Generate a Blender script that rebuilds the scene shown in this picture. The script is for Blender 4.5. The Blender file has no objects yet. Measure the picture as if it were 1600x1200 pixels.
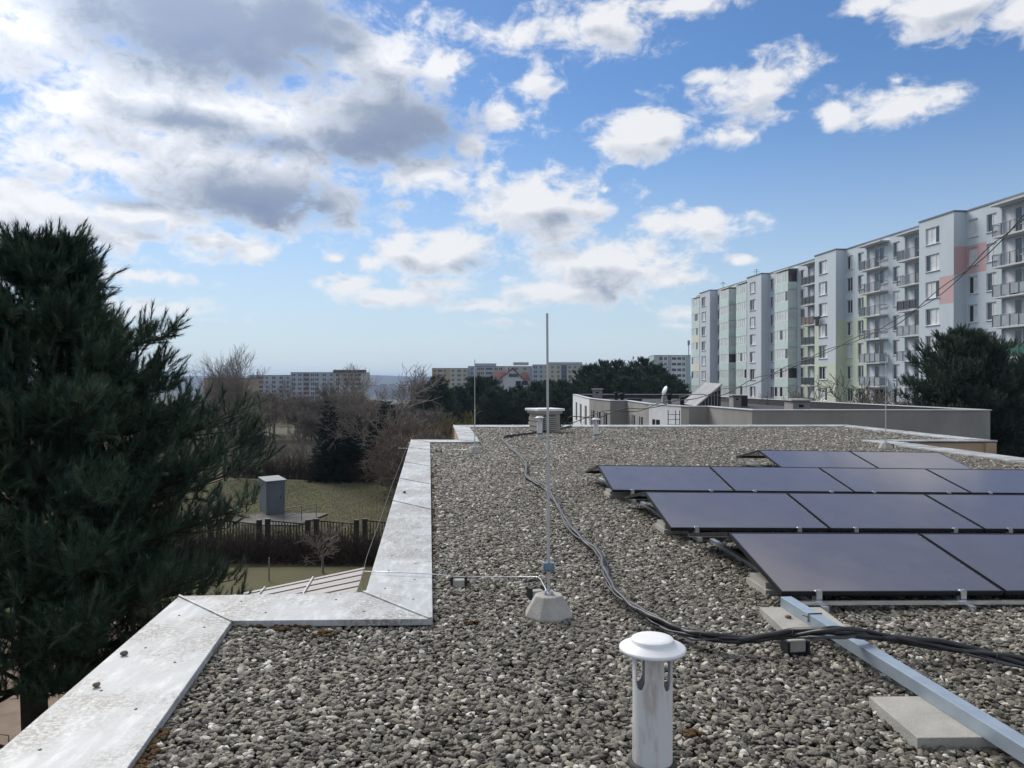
import bpy, bmesh, math, random
import numpy as np
from mathutils import Vector, Matrix

R = math.radians
random.seed(7)
SC = bpy.context.scene
COL = SC.collection

# ------------------------------------------------------------------ camera
CAMZ, HOR, FPX = 1.68, 595.0, 1200.0
cam_d = bpy.data.cameras.new('camera')
cam_d.sensor_width = 36.0
cam_d.lens = 27.0
cam_d.clip_start = 0.05
cam_d.clip_end = 30000.0
cam = bpy.data.objects.new('camera', cam_d)
cam.location = (0, 0, CAMZ)
cam.rotation_euler = (R(90 - 0.24), 0, 0)
COL.objects.link(cam)
SC.camera = cam

# ------------------------------------------------------------------ light
SUN_AZ, SUN_EL = R(-34), R(40)
SC.view_settings.view_transform = 'Standard'
SC.view_settings.look = 'None'
SC.view_settings.exposure = 0.8
SC.view_settings.gamma = 1.0
SC.view_settings.use_curve_mapping = False
try:
    SC.cycles.use_denoising = True
    SC.cycles.max_bounces = 6
    SC.cycles.volume_bounces = 0
    SC.cycles.caustics_reflective = False
    SC.cycles.caustics_refractive = False
except Exception:
    pass
sun_d = bpy.data.lights.new('sun', 'SUN')
sun_d.energy = 1.9
sun_d.angle = R(28)
sun_d.color = (1.0, 0.94, 0.85)
sun = bpy.data.objects.new('sun', sun_d)
sd = Vector((math.sin(SUN_AZ) * math.cos(SUN_EL), math.cos(SUN_AZ) * math.cos(SUN_EL), math.sin(SUN_EL)))
sun.rotation_euler = (-sd).to_track_quat('-Z', 'Y').to_euler()
sun.location = (-30, 40, 60)
COL.objects.link(sun)

SKY_STRENGTH = 0.066


def build_world():
    W = bpy.data.worlds.new('World')
    SC.world = W
    W.use_nodes = True
    nt = W.node_tree
    nt.nodes.clear()
    N, L = nt.nodes, nt.links

    def node(t, **kw):
        n = N.new(t)
        for k, v in kw.items():
            setattr(n, k, v)
        return n

    def math_(op, a, b=None, c=None, clamp=False):
        n = node('ShaderNodeMath', operation=op, use_clamp=clamp)
        for i, v in enumerate((a, b, c)):
            if v is None:
                continue
            if isinstance(v, (int, float)):
                n.inputs[i].default_value = v
            else:
                L.new(v, n.inputs[i])
        return n.outputs[0]

    def smooth(v, a, b):
        n = node('ShaderNodeMapRange', interpolation_type='SMOOTHSTEP')
        L.new(v, n.inputs[0])
        n.inputs[1].default_value = a
        n.inputs[2].default_value = b
        return n.outputs[0]
    tc = node('ShaderNodeTexCoord')
    D = tc.outputs['Generated']
    sep = node('ShaderNodeSeparateXYZ')
    L.new(D, sep.inputs[0])
    az = math_('ARCTAN2', sep.outputs[0], sep.outputs[1])
    el = math_('ARCSINE', sep.outputs[2])
    comb = node('ShaderNodeCombineXYZ')
    L.new(az, comb.inputs[0])
    L.new(el, comb.inputs[1])
    P = comb.outputs[0]
    # fluffy detail noise, flattened a little
    mp = node('ShaderNodeVectorMath', operation='MULTIPLY')
    L.new(D, mp.inputs[0])
    mp.inputs[1].default_value = (1, 1, 1.55)

    def noise(scale, detail, rough, src, dist=0.0):
        n = node('ShaderNodeTexNoise', noise_dimensions='3D')
        n.inputs['Scale'].default_value = scale
        n.inputs['Detail'].default_value = detail
        n.inputs['Roughness'].default_value = rough
        n.inputs['Distortion'].default_value = dist
        L.new(src, n.inputs['Vector'])
        return n.outputs['Fac']
    n_big = noise(9.0, 7.0, 0.60, mp.outputs[0], 0.25)
    n_off = node('ShaderNodeVectorMath', operation='ADD')
    L.new(mp.outputs[0], n_off.inputs[0])
    n_off.inputs[1].default_value = (-0.012, 0.0, 0.020)
    n_sun = noise(9.0, 5.0, 0.58, n_off.outputs[0], 0.25)
    n_off2 = node('ShaderNodeVectorMath', operation='ADD')
    L.new(mp.outputs[0], n_off2.inputs[0])
    n_off2.inputs[1].default_value = (-0.005, 0.0, 0.010)
    n_fsun = noise(26.0, 5.0, 0.6, n_off2.outputs[0], 0.35)
    n_wide = noise(2.6, 4.0, 0.55, mp.outputs[0])

    def field(blobs, P=P):
        cur = None
        for (cx, cy, rx, ry, a) in blobs:
            u = (cx - 800) / FPX
            ca = math.atan(u)
            ce = math.atan((HOR - cy) / FPX * math.cos(ca))
            ra = abs(math.atan((cx + rx - 800) / FPX) - ca) * 1.22
            re = max(abs(math.atan((HOR - cy + ry) / FPX * math.cos(ca)) - ce) * 1.25, 0.006)
            m = node('ShaderNodeVectorMath', operation='MULTIPLY_ADD')
            L.new(P, m.inputs[0])
            m.inputs[1].default_value = (1 / ra, 1 / re, 0)
            m.inputs[2].default_value = (-ca / ra, -ce / re, 0)
            ln = node('ShaderNodeVectorMath', operation='LENGTH')
            L.new(m.outputs[0], ln.inputs[0])
            f = math_('SUBTRACT', a, ln.outputs['Value'])
            cur = f if cur is None else math_('SMOOTH_MAX', cur, f, 0.12)
        return cur
    clouds = [
        (300, 190, 400, 205, .93), (90, 330, 200, 90, .9),
        (60, 55, 150, 95, 1), (330, 40, 260, 120, 1.15), (480, 40, 110, 70, 1), (130, 170, 180, 70, .95),
        (360, 180, 250, 80, 1.1), (590, 185, 150, 85, 1.1), (600, 95, 70, 50, 1.1), (545, 100, 50, 40, 1), (692, 108, 55, 30, .95),
        (150, 255, 190, 62, 1), (390, 295, 210, 75, 1.1), (520, 315, 75, 50, 1), (230, 335, 200, 34, 1),
        (200, 368, 80, 16, .9), (330, 374, 55, 16, .9), (405, 393, 42, 22, .95), (670, 275, 90, 34, 1),
        (735, 225, 42, 38, .9), (765, 275, 40, 45, .85), (840, 322, 112, 48, 1.1), (880, 358, 60, 28, 1),
        (782, 180, 36, 40, .85), (840, 125, 48, 62, .82), (800, 58, 70, 36, .85), (930, 42, 125, 52, .95),
        (1080, 8, 110, 30, .9), (1010, 213, 68, 38, 1.15), (985, 250, 30, 12, .8), (1085, 348, 92, 24, 1.1),
        (625, 385, 38, 34, 1), (695, 398, 92, 34, 1.1), (575, 412, 28, 17, .95), (545, 447, 50, 20, 1),
        (620, 466, 110, 18, .85), (690, 442, 80, 14, .8), (955, 418, 110, 44, 1.15), (900, 455, 115, 24, .95),
        (1045, 440, 65, 22, .95), (1180, 140, 125, 44, .80), (1250, 100, 90, 44, .80), (1100, 120, 50, 18, .7), (1150, 210, 48, 28, .95),
        (1205, 180, 60, 34, .72), (1415, 170, 88, 36, 1.12), (1490, 150, 42, 24, 1), (1306, 181, 30, 22, .95),
        (1400, 125, 40, 20, .55), (1350, 8, 80, 22, .85), (1490, 8, 120, 50, 1.1), (1590, 20, 70, 46, 1),
        (220, 432, 90, 17, .9), (95, 395, 80, 34, .85), (250, 482, 140, 22, .8), (50, 440, 110, 26, .8), (330, 500, 90, 12, .6),
        (524, 405, 20, 8, .9), (1158, 407, 26, 9, .85), (755, 478, 95, 14, .72), (770, 505, 80, 11, .66), (1075, 488, 50, 16, .7), (1060, 510, 40, 8, .6),
        (945, 298, 22, 12, .7), (800, 435, 40, 14, .6)]
    darks = [
        (330, 45, 190, 78, 1.15), (450, 40, 105, 62, 1.1), (400, 95, 110, 38, .95), (625, 200, 95, 48, 1.15), (560, 225, 90, 40, .9),
        (300, 190, 170, 26, .62), (430, 225, 120, 26, .72), (420, 312, 140, 36, 1.05), (505, 322, 52, 34, .85),
        (210, 318, 120, 18, .55), (875, 338, 50, 20, .42), (735, 412, 50, 20, .5), (945, 425, 80, 18, .35),
        (1035, 225, 36, 14, .3), (930, 50, 70, 20, .25), (1510, 24, 80, 18, .3), (1440, 184, 60, 9, .25)]
    Fc = field(clouds)
    Fd = field(darks)
    pu = node('ShaderNodeVectorMath', operation='ADD')
    L.new(P, pu.inputs[0])
    pu.inputs[1].default_value = (-0.010, 0.024, 0.0)
    Fu = field(clouds, pu.outputs[0])
    # beyond the picture the same broken cumulus goes on
    inside = math_('MULTIPLY', smooth(math_('ABSOLUTE', az), 0.85, 0.62), smooth(el, 0.62, 0.46))
    gen = math_('MULTIPLY', math_('SUBTRACT', n_wide, 0.31), 5.0)
    gen = math_('SUBTRACT', gen, math_('MULTIPLY', inside, 4.0))
    gen = math_('SUBTRACT', gen, math_('MULTIPLY', smooth(el, 0.16, 0.02), 3.0))
    F = math_('MAXIMUM', Fc, math_('MINIMUM', gen, 0.9))
    n_fine = noise(26.0, 8.0, 0.62, mp.outputs[0], 0.35)
    nz = math_('ADD', math_('MULTIPLY', math_('SUBTRACT', n_big, 0.5), 1.55), math_('MULTIPLY', math_('SUBTRACT', n_fine, 0.5), 2.05))
    den = math_('ADD', math_('ADD', F, -0.04), nz)
    alpha = smooth(den, -0.06, 0.66)
    thick = smooth(den, 0.15, 1.25)
    # shade: thick cores seen from below are grey, edges and sun side white
    dk = smooth(math_('ADD', Fd, math_('MULTIPLY', nz, 0.55)), -0.36, 0.90)
    gdk = math_('MULTIPLY', smooth(gen, 0.5, 1.6), 0.7)
    dk = math_('MAXIMUM', dk, gdk)
    rel = math_('ADD', math_('MULTIPLY', math_('SUBTRACT', n_sun, n_big), 0.75), math_('MULTIPLY', math_('SUBTRACT', n_fsun, n_fine), 0.45))
    under = math_('MAXIMUM', math_('MINIMUM', math_('SUBTRACT', Fu, Fc), 0.7), -0.6)
    under = math_('MULTIPLY', math_('ADD', under, math_('MULTIPLY', nz, 0.22)), 1.05)
    sh = math_('ADD', math_('MULTIPLY', thick, 0.26), math_('ADD', rel, math_('MULTIPLY', under, thick)))
    shade = math_('ADD', math_('MULTIPLY', math_('MAXIMUM', sh, -0.05), math_('SUBTRACT', 1.0, math_('MULTIPLY', dk, 0.75))), math_('MULTIPLY', dk, 0.80), clamp=True)
    ramp = node('ShaderNodeValToRGB')
    cr = ramp.color_ramp
    cr.elements[0].position = 0.0
    cr.elements[0].color = (0.535, 0.54, 0.555, 1)
    cr.elements[1].position = 1.0
    cr.elements[1].color = (0.130, 0.168, 0.262, 1)
    for p_, c_ in ((0.13, (0.44, 0.455, 0.49)), (0.34, (0.335, 0.362, 0.41)), (0.7, (0.19, 0.225, 0.29))):
        e = cr.elements.new(p_)
        e.color = (*c_, 1)
    L.new(shade, ramp.inputs[0])
    # glow of the veiled sun through the thin clouds round it
    dot = node('ShaderNodeVectorMath', operation='DOT_PRODUCT')
    L.new(D, dot.inputs[0])
    dot.inputs[1].default_value = sd
    glow = math_('POWER', math_('MAXIMUM', dot.outputs['Value'], 0.0), 18.0)
    gm = math_('ADD', 0.95, math_('MULTIPLY', glow, 0.85))
    cmul = node('ShaderNodeVectorMath', operation='SCALE')
    L.new(ramp.outputs[0], cmul.inputs[0])
    L.new(gm, cmul.inputs['Scale'])
    bgc = node('ShaderNodeBackground')
    L.new(cmul.outputs[0], bgc.inputs[0])
    bgc.inputs[1].default_value = 1.0

    sky = node('ShaderNodeTexSky', sky_type='NISHITA')
    sky.sun_disc = False
    sky.sun_elevation = SUN_EL
    sky.sun_rotation = SUN_AZ
    sky.altitude = 250
    sky.air_density = 1.0
    sky.dust_density = 0.3
    sky.ozone_density = 6.0
    bgs = node('ShaderNodeBackground')
    bgs.inputs[1].default_value = SKY_STRENGTH
    hs = node('ShaderNodeHueSaturation')
    hs.inputs['Saturation'].default_value = 1.08
    L.new(sky.outputs[0], hs.inputs['Color'])
    L.new(hs.outputs[0], bgs.inputs[0])
    # thick lower air: the sky pales towards the horizon
    bgh = node('ShaderNodeBackground')
    bgh.inputs[0].default_value = (0.35, 0.41, 0.455, 1)
    mh = node('ShaderNodeMixShader')
    low = math_('POWER', smooth(el, 0.40, -0.05), 1.35)
    L.new(math_('MULTIPLY', low, 0.94), mh.inputs[0])
    L.new(bgs.outputs[0], mh.inputs[1])
    L.new(bgh.outputs[0], mh.inputs[2])
    mix = node('ShaderNodeMixShader')
    # clouds sink into the haze near the horizon
    fade = smooth(el, 0.0, 0.13)
    L.new(math_('MULTIPLY', math_('MULTIPLY', alpha, 0.96), math_('ADD', 0.15, math_('MULTIPLY', fade, 0.85))), mix.inputs[0])
    L.new(mh.outputs[0], mix.inputs[1])
    L.new(bgc.outputs[0], mix.inputs[2])
    out = node('ShaderNodeOutputWorld')
    L.new(mix.outputs[0], out.inputs[0])
    W.cycles.sampling_method = 'MANUAL'
    W.cycles.sample_map_resolution = 512


build_world()

# ------------------------------------------------------------------ helpers


def px(x, y, d):
    """world point of photograph pixel (x, y) at depth d"""
    return Vector(((x - 800) / FPX * d, d, CAMZ + (HOR - y) / FPX * d))


def gnd(x, y, z=0.0):
    d = (CAMZ - z) * FPX / (y - HOR)
    return Vector(((x - 800) / FPX * d, d, z))


class MB:
    """collects faces; build() links them as ONE mesh object"""

    def __init__(s):
        s.v, s.f, s.m, s.sm = [], [], [], []

    def face(s, pts, mi=0, smooth=False):
        n = len(s.v)
        s.v += [tuple(p) for p in pts]
        s.f.append(list(range(n, n + len(pts))))
        s.m.append(mi)
        s.sm.append(smooth)

    def add(s, vs, fs, mi=0, smooth=False):
        n = len(s.v)
        s.v += [tuple(p) for p in vs]
        for f in fs:
            s.f.append([i + n for i in f])
            s.m.append(mi)
            s.sm.append(smooth)

    def box(s, lo, hi, mi=0, M=None):
        x0, y0, z0 = lo
        x1, y1, z1 = hi
        v = [Vector(p) for p in ((x0, y0, z0), (x1, y0, z0), (x1, y1, z0), (x0, y1, z0), (x0, y0, z1), (x1, y0, z1), (x1, y1, z1), (x0, y1, z1))]
        if M is not None:
            v = [M @ p for p in v]
        s.add(v, [(0, 3, 2, 1), (4, 5, 6, 7), (0, 1, 5, 4), (1, 2, 6, 5), (2, 3, 7, 6), (3, 0, 4, 7)], mi)

    def prism(s, poly, z0, z1, mi=0):
        n = len(poly)
        z0 = z0 if isinstance(z0, (list, tuple)) else [z0] * n
        z1 = z1 if isinstance(z1, (list, tuple)) else [z1] * n
        v = [(p[0], p[1], z0[i]) for i, p in enumerate(poly)] + [(p[0], p[1], z1[i]) for i, p in enumerate(poly)]
        f = [list(range(n))[::-1], list(range(n, 2 * n))]
        for i in range(n):
            j = (i + 1) % n
            f.append((i, j, n + j, n + i))
        s.add(v, f, mi)

    def tube(s, pts, r, sides=8, mi=0, cap=True, smooth=True):
        pts = [Vector(p) for p in pts]
        rs = r if isinstance(r, (list, tuple)) else [r] * len(pts)
        rings = []
        up0 = None
        for i, p in enumerate(pts):
            a = pts[max(i - 1, 0)]
            b = pts[min(i + 1, len(pts) - 1)]
            t = (b - a)
            if t.length < 1e-9:
                t = Vector((0, 0, 1))
            t.normalize()
            if up0 is None:
                up0 = t.orthogonal().normalized()
            else:
                up0 = (up0 - t * up0.dot(t))
                if up0.length < 1e-6:
                    up0 = t.orthogonal()
                up0.normalize()
            q = t.cross(up0)
            rings.append([p + (up0 * math.cos(2 * math.pi * k / sides) + q * math.sin(2 * math.pi * k / sides)) * rs[i] for k in range(sides)])
        v = [p for ring in rings for p in ring]
        f = []
        for i in range(len(pts) - 1):
            for k in range(sides):
                k2 = (k + 1) % sides
                f.append((i * sides + k, i * sides + k2, (i + 1) * sides + k2, (i + 1) * sides + k))
        s.add(v, f, mi, smooth)
        if cap:
            s.add(rings[0], [list(range(sides))[::-1]], mi)
            s.add(rings[-1], [list(range(sides))], mi)

    def lathe(s, prof, c=(0, 0, 0), sides=32, mi=0, smooth=True):
        v, f = [], []
        for (r, z) in prof:
            for k in range(sides):
                a = 2 * math.pi * k / sides
                v.append((c[0] + r * math.cos(a), c[1] + r * math.sin(a), c[2] + z))
        for i in range(len(prof) - 1):
            for k in range(sides):
                k2 = (k + 1) % sides
                f.append((i * sides + k, i * sides + k2, (i + 1) * sides + k2, (i + 1) * sides + k))
        s.add(v, f, mi, smooth)

    def mesh(s, name, mats):
        me = bpy.data.meshes.new(name)
        me.from_pydata(s.v, [], s.f)
        for m in (mats if isinstance(mats, (list, tuple)) else [mats]):
            me.materials.append(m)
        me.polygons.foreach_set('material_index', s.m)
        me.polygons.foreach_set('use_smooth', s.sm)
        me.update()
        return me

    def build(s, name, mats, parent=None, bevel=0.0):
        o = bpy.data.objects.new(name, s.mesh(name, mats))
        COL.objects.link(o)
        if parent is not None:
            o.parent = parent
        if bevel > 0:
            bm = bmesh.new()
            bm.from_mesh(o.data)
            bmesh.ops.remove_doubles(bm, verts=bm.verts, dist=1e-5)
            bm.to_mesh(o.data)
            bm.free()
            md = o.modifiers.new('bevel', 'BEVEL')
            md.width = bevel
            md.segments = 2
            md.limit_method = 'ANGLE'
        return o


def tag(o, label=None, cat=None, group=None, kind=None):
    if label:
        o['label'] = label
    if cat:
        o['category'] = cat
    if group:
        o['group'] = group
    if kind:
        o['kind'] = kind
    return o


def empty(name, loc=(0, 0, 0), rz=0.0, label=None, cat=None, group=None):
    o = bpy.data.objects.new(name, None)
    o.empty_display_size = 0.2
    o.location = loc
    o.rotation_euler = (0, 0, rz)
    COL.objects.link(o)
    return tag(o, label, cat, group)


def inst(name, me, parent=None, loc=(0, 0, 0), rot=(0, 0, 0), scale=(1, 1, 1)):
    o = bpy.data.objects.new(name, me)
    o.location = loc
    o.rotation_euler = rot
    o.scale = scale
    COL.objects.link(o)
    if parent is not None:
        o.parent = parent
    return o


def copy_tree(o, parent=None):
    c = o.copy()
    COL.objects.link(c)
    if parent is not None:
        c.parent = parent
    for ch in KIDS.get(o.name, None) or [k for k in o.children]:
        copy_tree(ch, c)
    return c


KIDS = {}


def raw_mesh(name, verts, tris, mats, smooth=False):
    """fast mesh from numpy arrays of triangles"""
    me = bpy.data.meshes.new(name)
    nv, nf = len(verts), len(tris)
    k = tris.shape[1]
    me.vertices.add(nv)
    me.vertices.foreach_set('co', np.ascontiguousarray(verts, dtype=np.float32).ravel())
    me.loops.add(nf * k)
    me.loops.foreach_set('vertex_index', np.ascontiguousarray(tris, dtype=np.int32).ravel())
    me.polygons.add(nf)
    me.polygons.foreach_set('loop_start', np.arange(0, nf * k, k, dtype=np.int32))
    if smooth:
        me.polygons.foreach_set('use_smooth', np.ones(nf, dtype=bool))
    for m in (mats if isinstance(mats, (list, tuple)) else [mats]):
        me.materials.append(m)
    me.update(calc_edges=True)
    me.validate()
    return me


# ------------------------------------------------------------------ materials
MATS = {}


def mat(name, col, rough=0.8, metal=0.0, var=0.0, vscale=4.0, col2=None, bump=0.0, bscale=40.0, spec=0.5, stretch=(1, 1, 1), detail=5.0, lo=0.35, hi=0.65):
    """base colour mottled by noise towards col2, with fine relief"""
    if name in MATS:
        return MATS[name]
    m = bpy.data.materials.new(name)
    m.use_nodes = True
    nt = m.node_tree
    b = nt.nodes['Principled BSDF']
    b.inputs['Roughness'].default_value = rough
    b.inputs['Metallic'].default_value = metal
    b.inputs['Specular IOR Level'].default_value = spec
    c = (*col, 1)
    b.inputs['Base Color'].default_value = c
    if var > 0 or col2 is not None or bump > 0:
        tc = nt.nodes.new('ShaderNodeTexCoord')
        mp = nt.nodes.new('ShaderNodeMapping')
        mp.inputs['Scale'].default_value = stretch
        nt.links.new(tc.outputs['Object'], mp.inputs[0])
    if var > 0 or col2 is not None:
        n = nt.nodes.new('ShaderNodeTexNoise')
        n.inputs['Scale'].default_value = vscale
        n.inputs['Detail'].default_value = detail
        n.inputs['Roughness'].default_value = 0.62
        nt.links.new(mp.outputs[0], n.inputs['Vector'])
        r = nt.nodes.new('ShaderNodeValToRGB')
        c2 = (*col2, 1) if col2 is not None else (*[x * (1 - var) for x in col], 1)
        c1 = c if col2 is not None else (*[min(1, x * (1 + var)) for x in col], 1)
        r.color_ramp.elements[0].position = lo
        r.color_ramp.elements[1].position = hi
        r.color_ramp.elements[0].color = c2
        r.color_ramp.elements[1].color = c1
        nt.links.new(n.outputs['Fac'], r.inputs[0])
        nt.links.new(r.outputs[0], b.inputs['Base Color'])
    if bump > 0:
        n2 = nt.nodes.new('ShaderNodeTexNoise')
        n2.inputs['Scale'].default_value = bscale
        n2.inputs['Detail'].default_value = 4
        nt.links.new(mp.outputs[0], n2.inputs['Vector'])
        bp = nt.nodes.new('ShaderNodeBump')
        bp.inputs['Strength'].default_value = bump
        bp.inputs['Distance'].default_value = 0.02
        nt.links.new(n2.outputs['Fac'], bp.inputs['Height'])
        nt.links.new(bp.outputs[0], b.inputs['Normal'])
    MATS[name] = m
    return m


def mat_coping():
    m = bpy.data.materials.new('white_painted_sheet')
    m.use_nodes = True
    nt = m.node_tree
    N, L = nt.nodes, nt.links
    b = N['Principled BSDF']
    b.inputs['Roughness'].default_value = 0.55
    tc = N.new('ShaderNodeTexCoord')

    def nz(scale, detail, rough, mul=(1, 1, 1)):
        mp = N.new('ShaderNodeMapping')
        mp.inputs['Scale'].default_value = mul
        L.new(tc.outputs['Object'], mp.inputs[0])
        n = N.new('ShaderNodeTexNoise')
        n.inputs['Scale'].default_value = scale
        n.inputs['Detail'].default_value = detail
        n.inputs['Roughness'].default_value = rough
        L.new(mp.outputs[0], n.inputs['Vector'])
        return n.outputs['Fac']

    def rng(v, a, c_):
        r = N.new('ShaderNodeMapRange')
        r.interpolation_type = 'SMOOTHSTEP'
        L.new(v, r.inputs[0])
        r.inputs[1].default_value = a
        r.inputs[2].default_value = c_
        return r.outputs[0]

    def mul(a, b_):
        k = N.new('ShaderNodeMath')
        k.operation = 'MULTIPLY'
        for i, v in enumerate((a, b_)):
            if isinstance(v, float):
                k.inputs[i].default_value = v
            else:
                L.new(v, k.inputs[i])
        return k.outputs[0]

    def mix(f, c1, c2):
        k = N.new('ShaderNodeMix')
        k.data_type = 'RGBA'
        L.new(f, k.inputs[0])
        for i, v in ((6, c1), (7, c2)):
            if isinstance(v, tuple):
                k.inputs[i].default_value = (*v, 1)
            else:
                L.new(v, k.inputs[i])
        return k.outputs[2]
    big = rng(nz(1.25, 5, 0.65), 0.42, 0.60)
    spk = rng(nz(38, 9, 0.8), 0.42, 0.57)
    wipe = rng(nz(5, 5, 0.65, (3.2, 0.8, 1)), 0.42, 0.72)
    base = mix(wipe, (.42, .445, .46), (.60, .62, .635))
    dirt = mul(big, spk)
    base2 = mix(mul(dirt, 0.85), base, (0.17, 0.15, 0.125))
    fine = rng(nz(90, 3, 0.7), 0.60, 0.70)
    base3 = mix(mul(fine, 0.30), base2, (0.32, 0.30, 0.28))
    L.new(base3, b.inputs['Base Color'])
    bp = N.new('ShaderNodeBump')
    bp.inputs['Strength'].default_value = 0.25
    bp.inputs['Distance'].default_value = 0.012
    L.new(nz(7, 4, 0.55), bp.inputs['Height'])
    L.new(bp.outputs[0], b.inputs['Normal'])
    return m


def mat_pebble():
    m = bpy.data.materials.new('river_pebble')
    m.use_nodes = True
    nt = m.node_tree
    N, L = nt.nodes, nt.links
    b = N['Principled BSDF']
    b.inputs['Roughness'].default_value = 0.62
    oi = N.new('ShaderNodeObjectInfo')
    r = N.new('ShaderNodeValToRGB')
    cr = r.color_ramp
    stops = [(0.0, (.068, .061, .050)), (.20, (.118, .107, .086)), (.40, (.185, .166, .130)), (.56, (.135, .127, .110)), (.68, (.235, .208, .160)),
             (.76, (.175, .163, .138)), (.83, (.30, .264, .195)), (.90, (.38, .35, .29)), (.96, (.53, .50, .44)), (1.0, (.74, .72, .66))]
    cr.elements[0].position, cr.elements[0].color = stops[0][0], (*stops[0][1], 1)
    cr.elements[1].position, cr.elements[1].color = stops[-1][0], (*stops[-1][1], 1)
    for p, c in stops[1:-1]:
        e = cr.elements.new(p)
        e.color = (*c, 1)
    L.new(oi.outputs['Random'], r.inputs[0])
    tc = N.new('ShaderNodeTexCoord')
    ad = N.new('ShaderNodeVectorMath')
    ad.operation = 'ADD'
    L.new(tc.outputs['Object'], ad.inputs[0])
    L.new(oi.outputs['Location'], ad.inputs[1])
    n = N.new('ShaderNodeTexNoise')
    n.inputs['Scale'].default_value = 1.6
    n.inputs['Detail'].default_value = 5
    n.inputs['Roughness'].default_value = 0.7
    L.new(ad.outputs[0], n.inputs['Vector'])
    mr = N.new('ShaderNodeMapRange')
    mr.inputs[1].default_value, mr.inputs[2].default_value = 0.3, 0.7
    mr.inputs[3].default_value, mr.inputs[4].default_value = 0.70, 1.35
    L.new(n.outputs['Fac'], mr.inputs[0])
    sc = N.new('ShaderNodeVectorMath')
    sc.operation = 'SCALE'
    L.new(r.outputs[0], sc.inputs[0])
    L.new(mr.outputs[0], sc.inputs['Scale'])
    L.new(sc.outputs[0], b.inputs['Base Color'])
    bp = N.new('ShaderNodeBump')
    bp.inputs['Strength'].default_value = 0.35
    bp.inputs['Distance'].default_value = 0.15
    L.new(n.outputs['Fac'], bp.inputs['Height'])
    L.new(bp.outputs[0], b.inputs['Normal'])
    return m


M_COPING = mat_coping()
M_PEBBLE = mat_pebble()
M_DECK = mat('gravel_bed', (.075, .072, .065), 0.95, var=.5, vscale=45, bump=.6, bscale=60)
M_STUCCO = mat('peach_render', (.50, .36, .25), .9, var=.08, vscale=2, bump=.25, bscale=120)
M_GREYR = mat('grey_render', (.285, .278, .266), .92, var=.16, vscale=.55, stretch=(1, 1, .4), bump=.2, bscale=60)
M_WHITER = mat('white_render', (.72, .74, .76), .9, var=.08, vscale=1.5, bump=.15, bscale=60)
M_BITU = mat('black_bitumen', (.035, .036, .040), .75, var=.3, vscale=1.2, bump=.2, bscale=20)
M_CONC = mat('pale_concrete', (.44, .43, .395), .9, col2=(.34, .33, .30), vscale=9, bump=.3, bscale=90)
M_SLAB = mat('concrete_slab', (.43, .42, .385), .92, col2=(.33, .32, .29), vscale=6, bump=.3, bscale=110)
M_GALV = mat('galvanised_steel', (.50, .54, .58), .42, metal=.85, var=.12, vscale=14, bump=.05, bscale=80)
M_ALU = mat('aluminium', (.62, .64, .66), .38, metal=.9, var=.06, vscale=10)
M_ROD = mat('rod_aluminium', (.55, .56, .57), .5, metal=.5)
M_BLACKP = mat('black_plastic', (.012, .013, .015), .5)
M_CABLE = mat('black_cable_sheath', (.018, .019, .022), .48, var=.2, vscale=6)
M_CABLE2 = mat('grey_cable_sheath', (.07, .075, .085), .5)
M_PFRAME = mat('black_anodised_frame', (.012, .012, .014), .4, metal=.3)
M_BLUEC = mat('blue_grey_clamp', (.16, .24, .31), .5)
M_PIPE = mat('white_pvc', (.70, .71, .72), .5, col2=(.36, .27, .19), vscale=11, stretch=(1, 1, .22), lo=.28, hi=.47, detail=7)
M_CAPW = mat('white_cap', (.80, .81, .83), .45, var=.03, vscale=6)
M_PIPEG = mat('grey_pipe', (.45, .46, .47), .6, var=.1, vscale=6)
M_COLLAR = mat('rubber_collar', (.055, .05, .045), .8, var=.3, vscale=20)
M_TRIM0 = mat('dull_screw_steel', (.20, .20, .20), .6, metal=.4)
M_DARK = mat('dark_opening', (.012, .012, .013), .9)
M_MOSS = mat('rust_moss', (.13, .060, .018), 1.0, col2=(.05, .040, .016), vscale=14, bump=.8, bscale=80)
M_LOUVRE = mat('weathered_louvre', (.33, .31, .27), .8, var=.12, vscale=5)


def mat_panel():
    m = bpy.data.materials.new('solar_glass')
    m.use_nodes = True
    nt = m.node_tree
    N, L = nt.nodes, nt.links
    b = N['Principled BSDF']
    b.inputs['Roughness'].default_value = 0.16
    b.inputs['IOR'].default_value = 1.85
    b.inputs['Specular IOR Level'].default_value = 1.0
    tc = N.new('ShaderNodeTexCoord')
    n = N.new('ShaderNodeTexNoise')
    n.inputs['Scale'].default_value = 3.0
    n.inputs['Detail'].default_value = 6
    L.new(tc.outputs['Object'], n.inputs['Vector'])
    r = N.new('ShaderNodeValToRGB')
    r.color_ramp.elements[0].color = (.118, .096, .094, 1)  # dark glass lifted in base colour to stand in for sky glare
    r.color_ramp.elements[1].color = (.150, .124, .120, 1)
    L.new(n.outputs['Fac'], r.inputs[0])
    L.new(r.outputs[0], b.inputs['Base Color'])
    mr = N.new('ShaderNodeMapRange')
    mr.inputs[3].default_value, mr.inputs[4].default_value = .08, .17
    L.new(n.outputs['Fac'], mr.inputs[0])
    L.new(mr.outputs[0], b.inputs['Roughness'])
    return m


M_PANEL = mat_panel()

# ------------------------------------------------------------------ terrain
U = math.atan(0.107)          # the estate is turned this much off the view axis
EU = Vector((-math.sin(U), math.cos(U), 0))


def smoothstep(a, b, t):
    t = max(0.0, min(1.0, (t - a) / (b - a)))
    return t * t * (3 - 2 * t)


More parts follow.
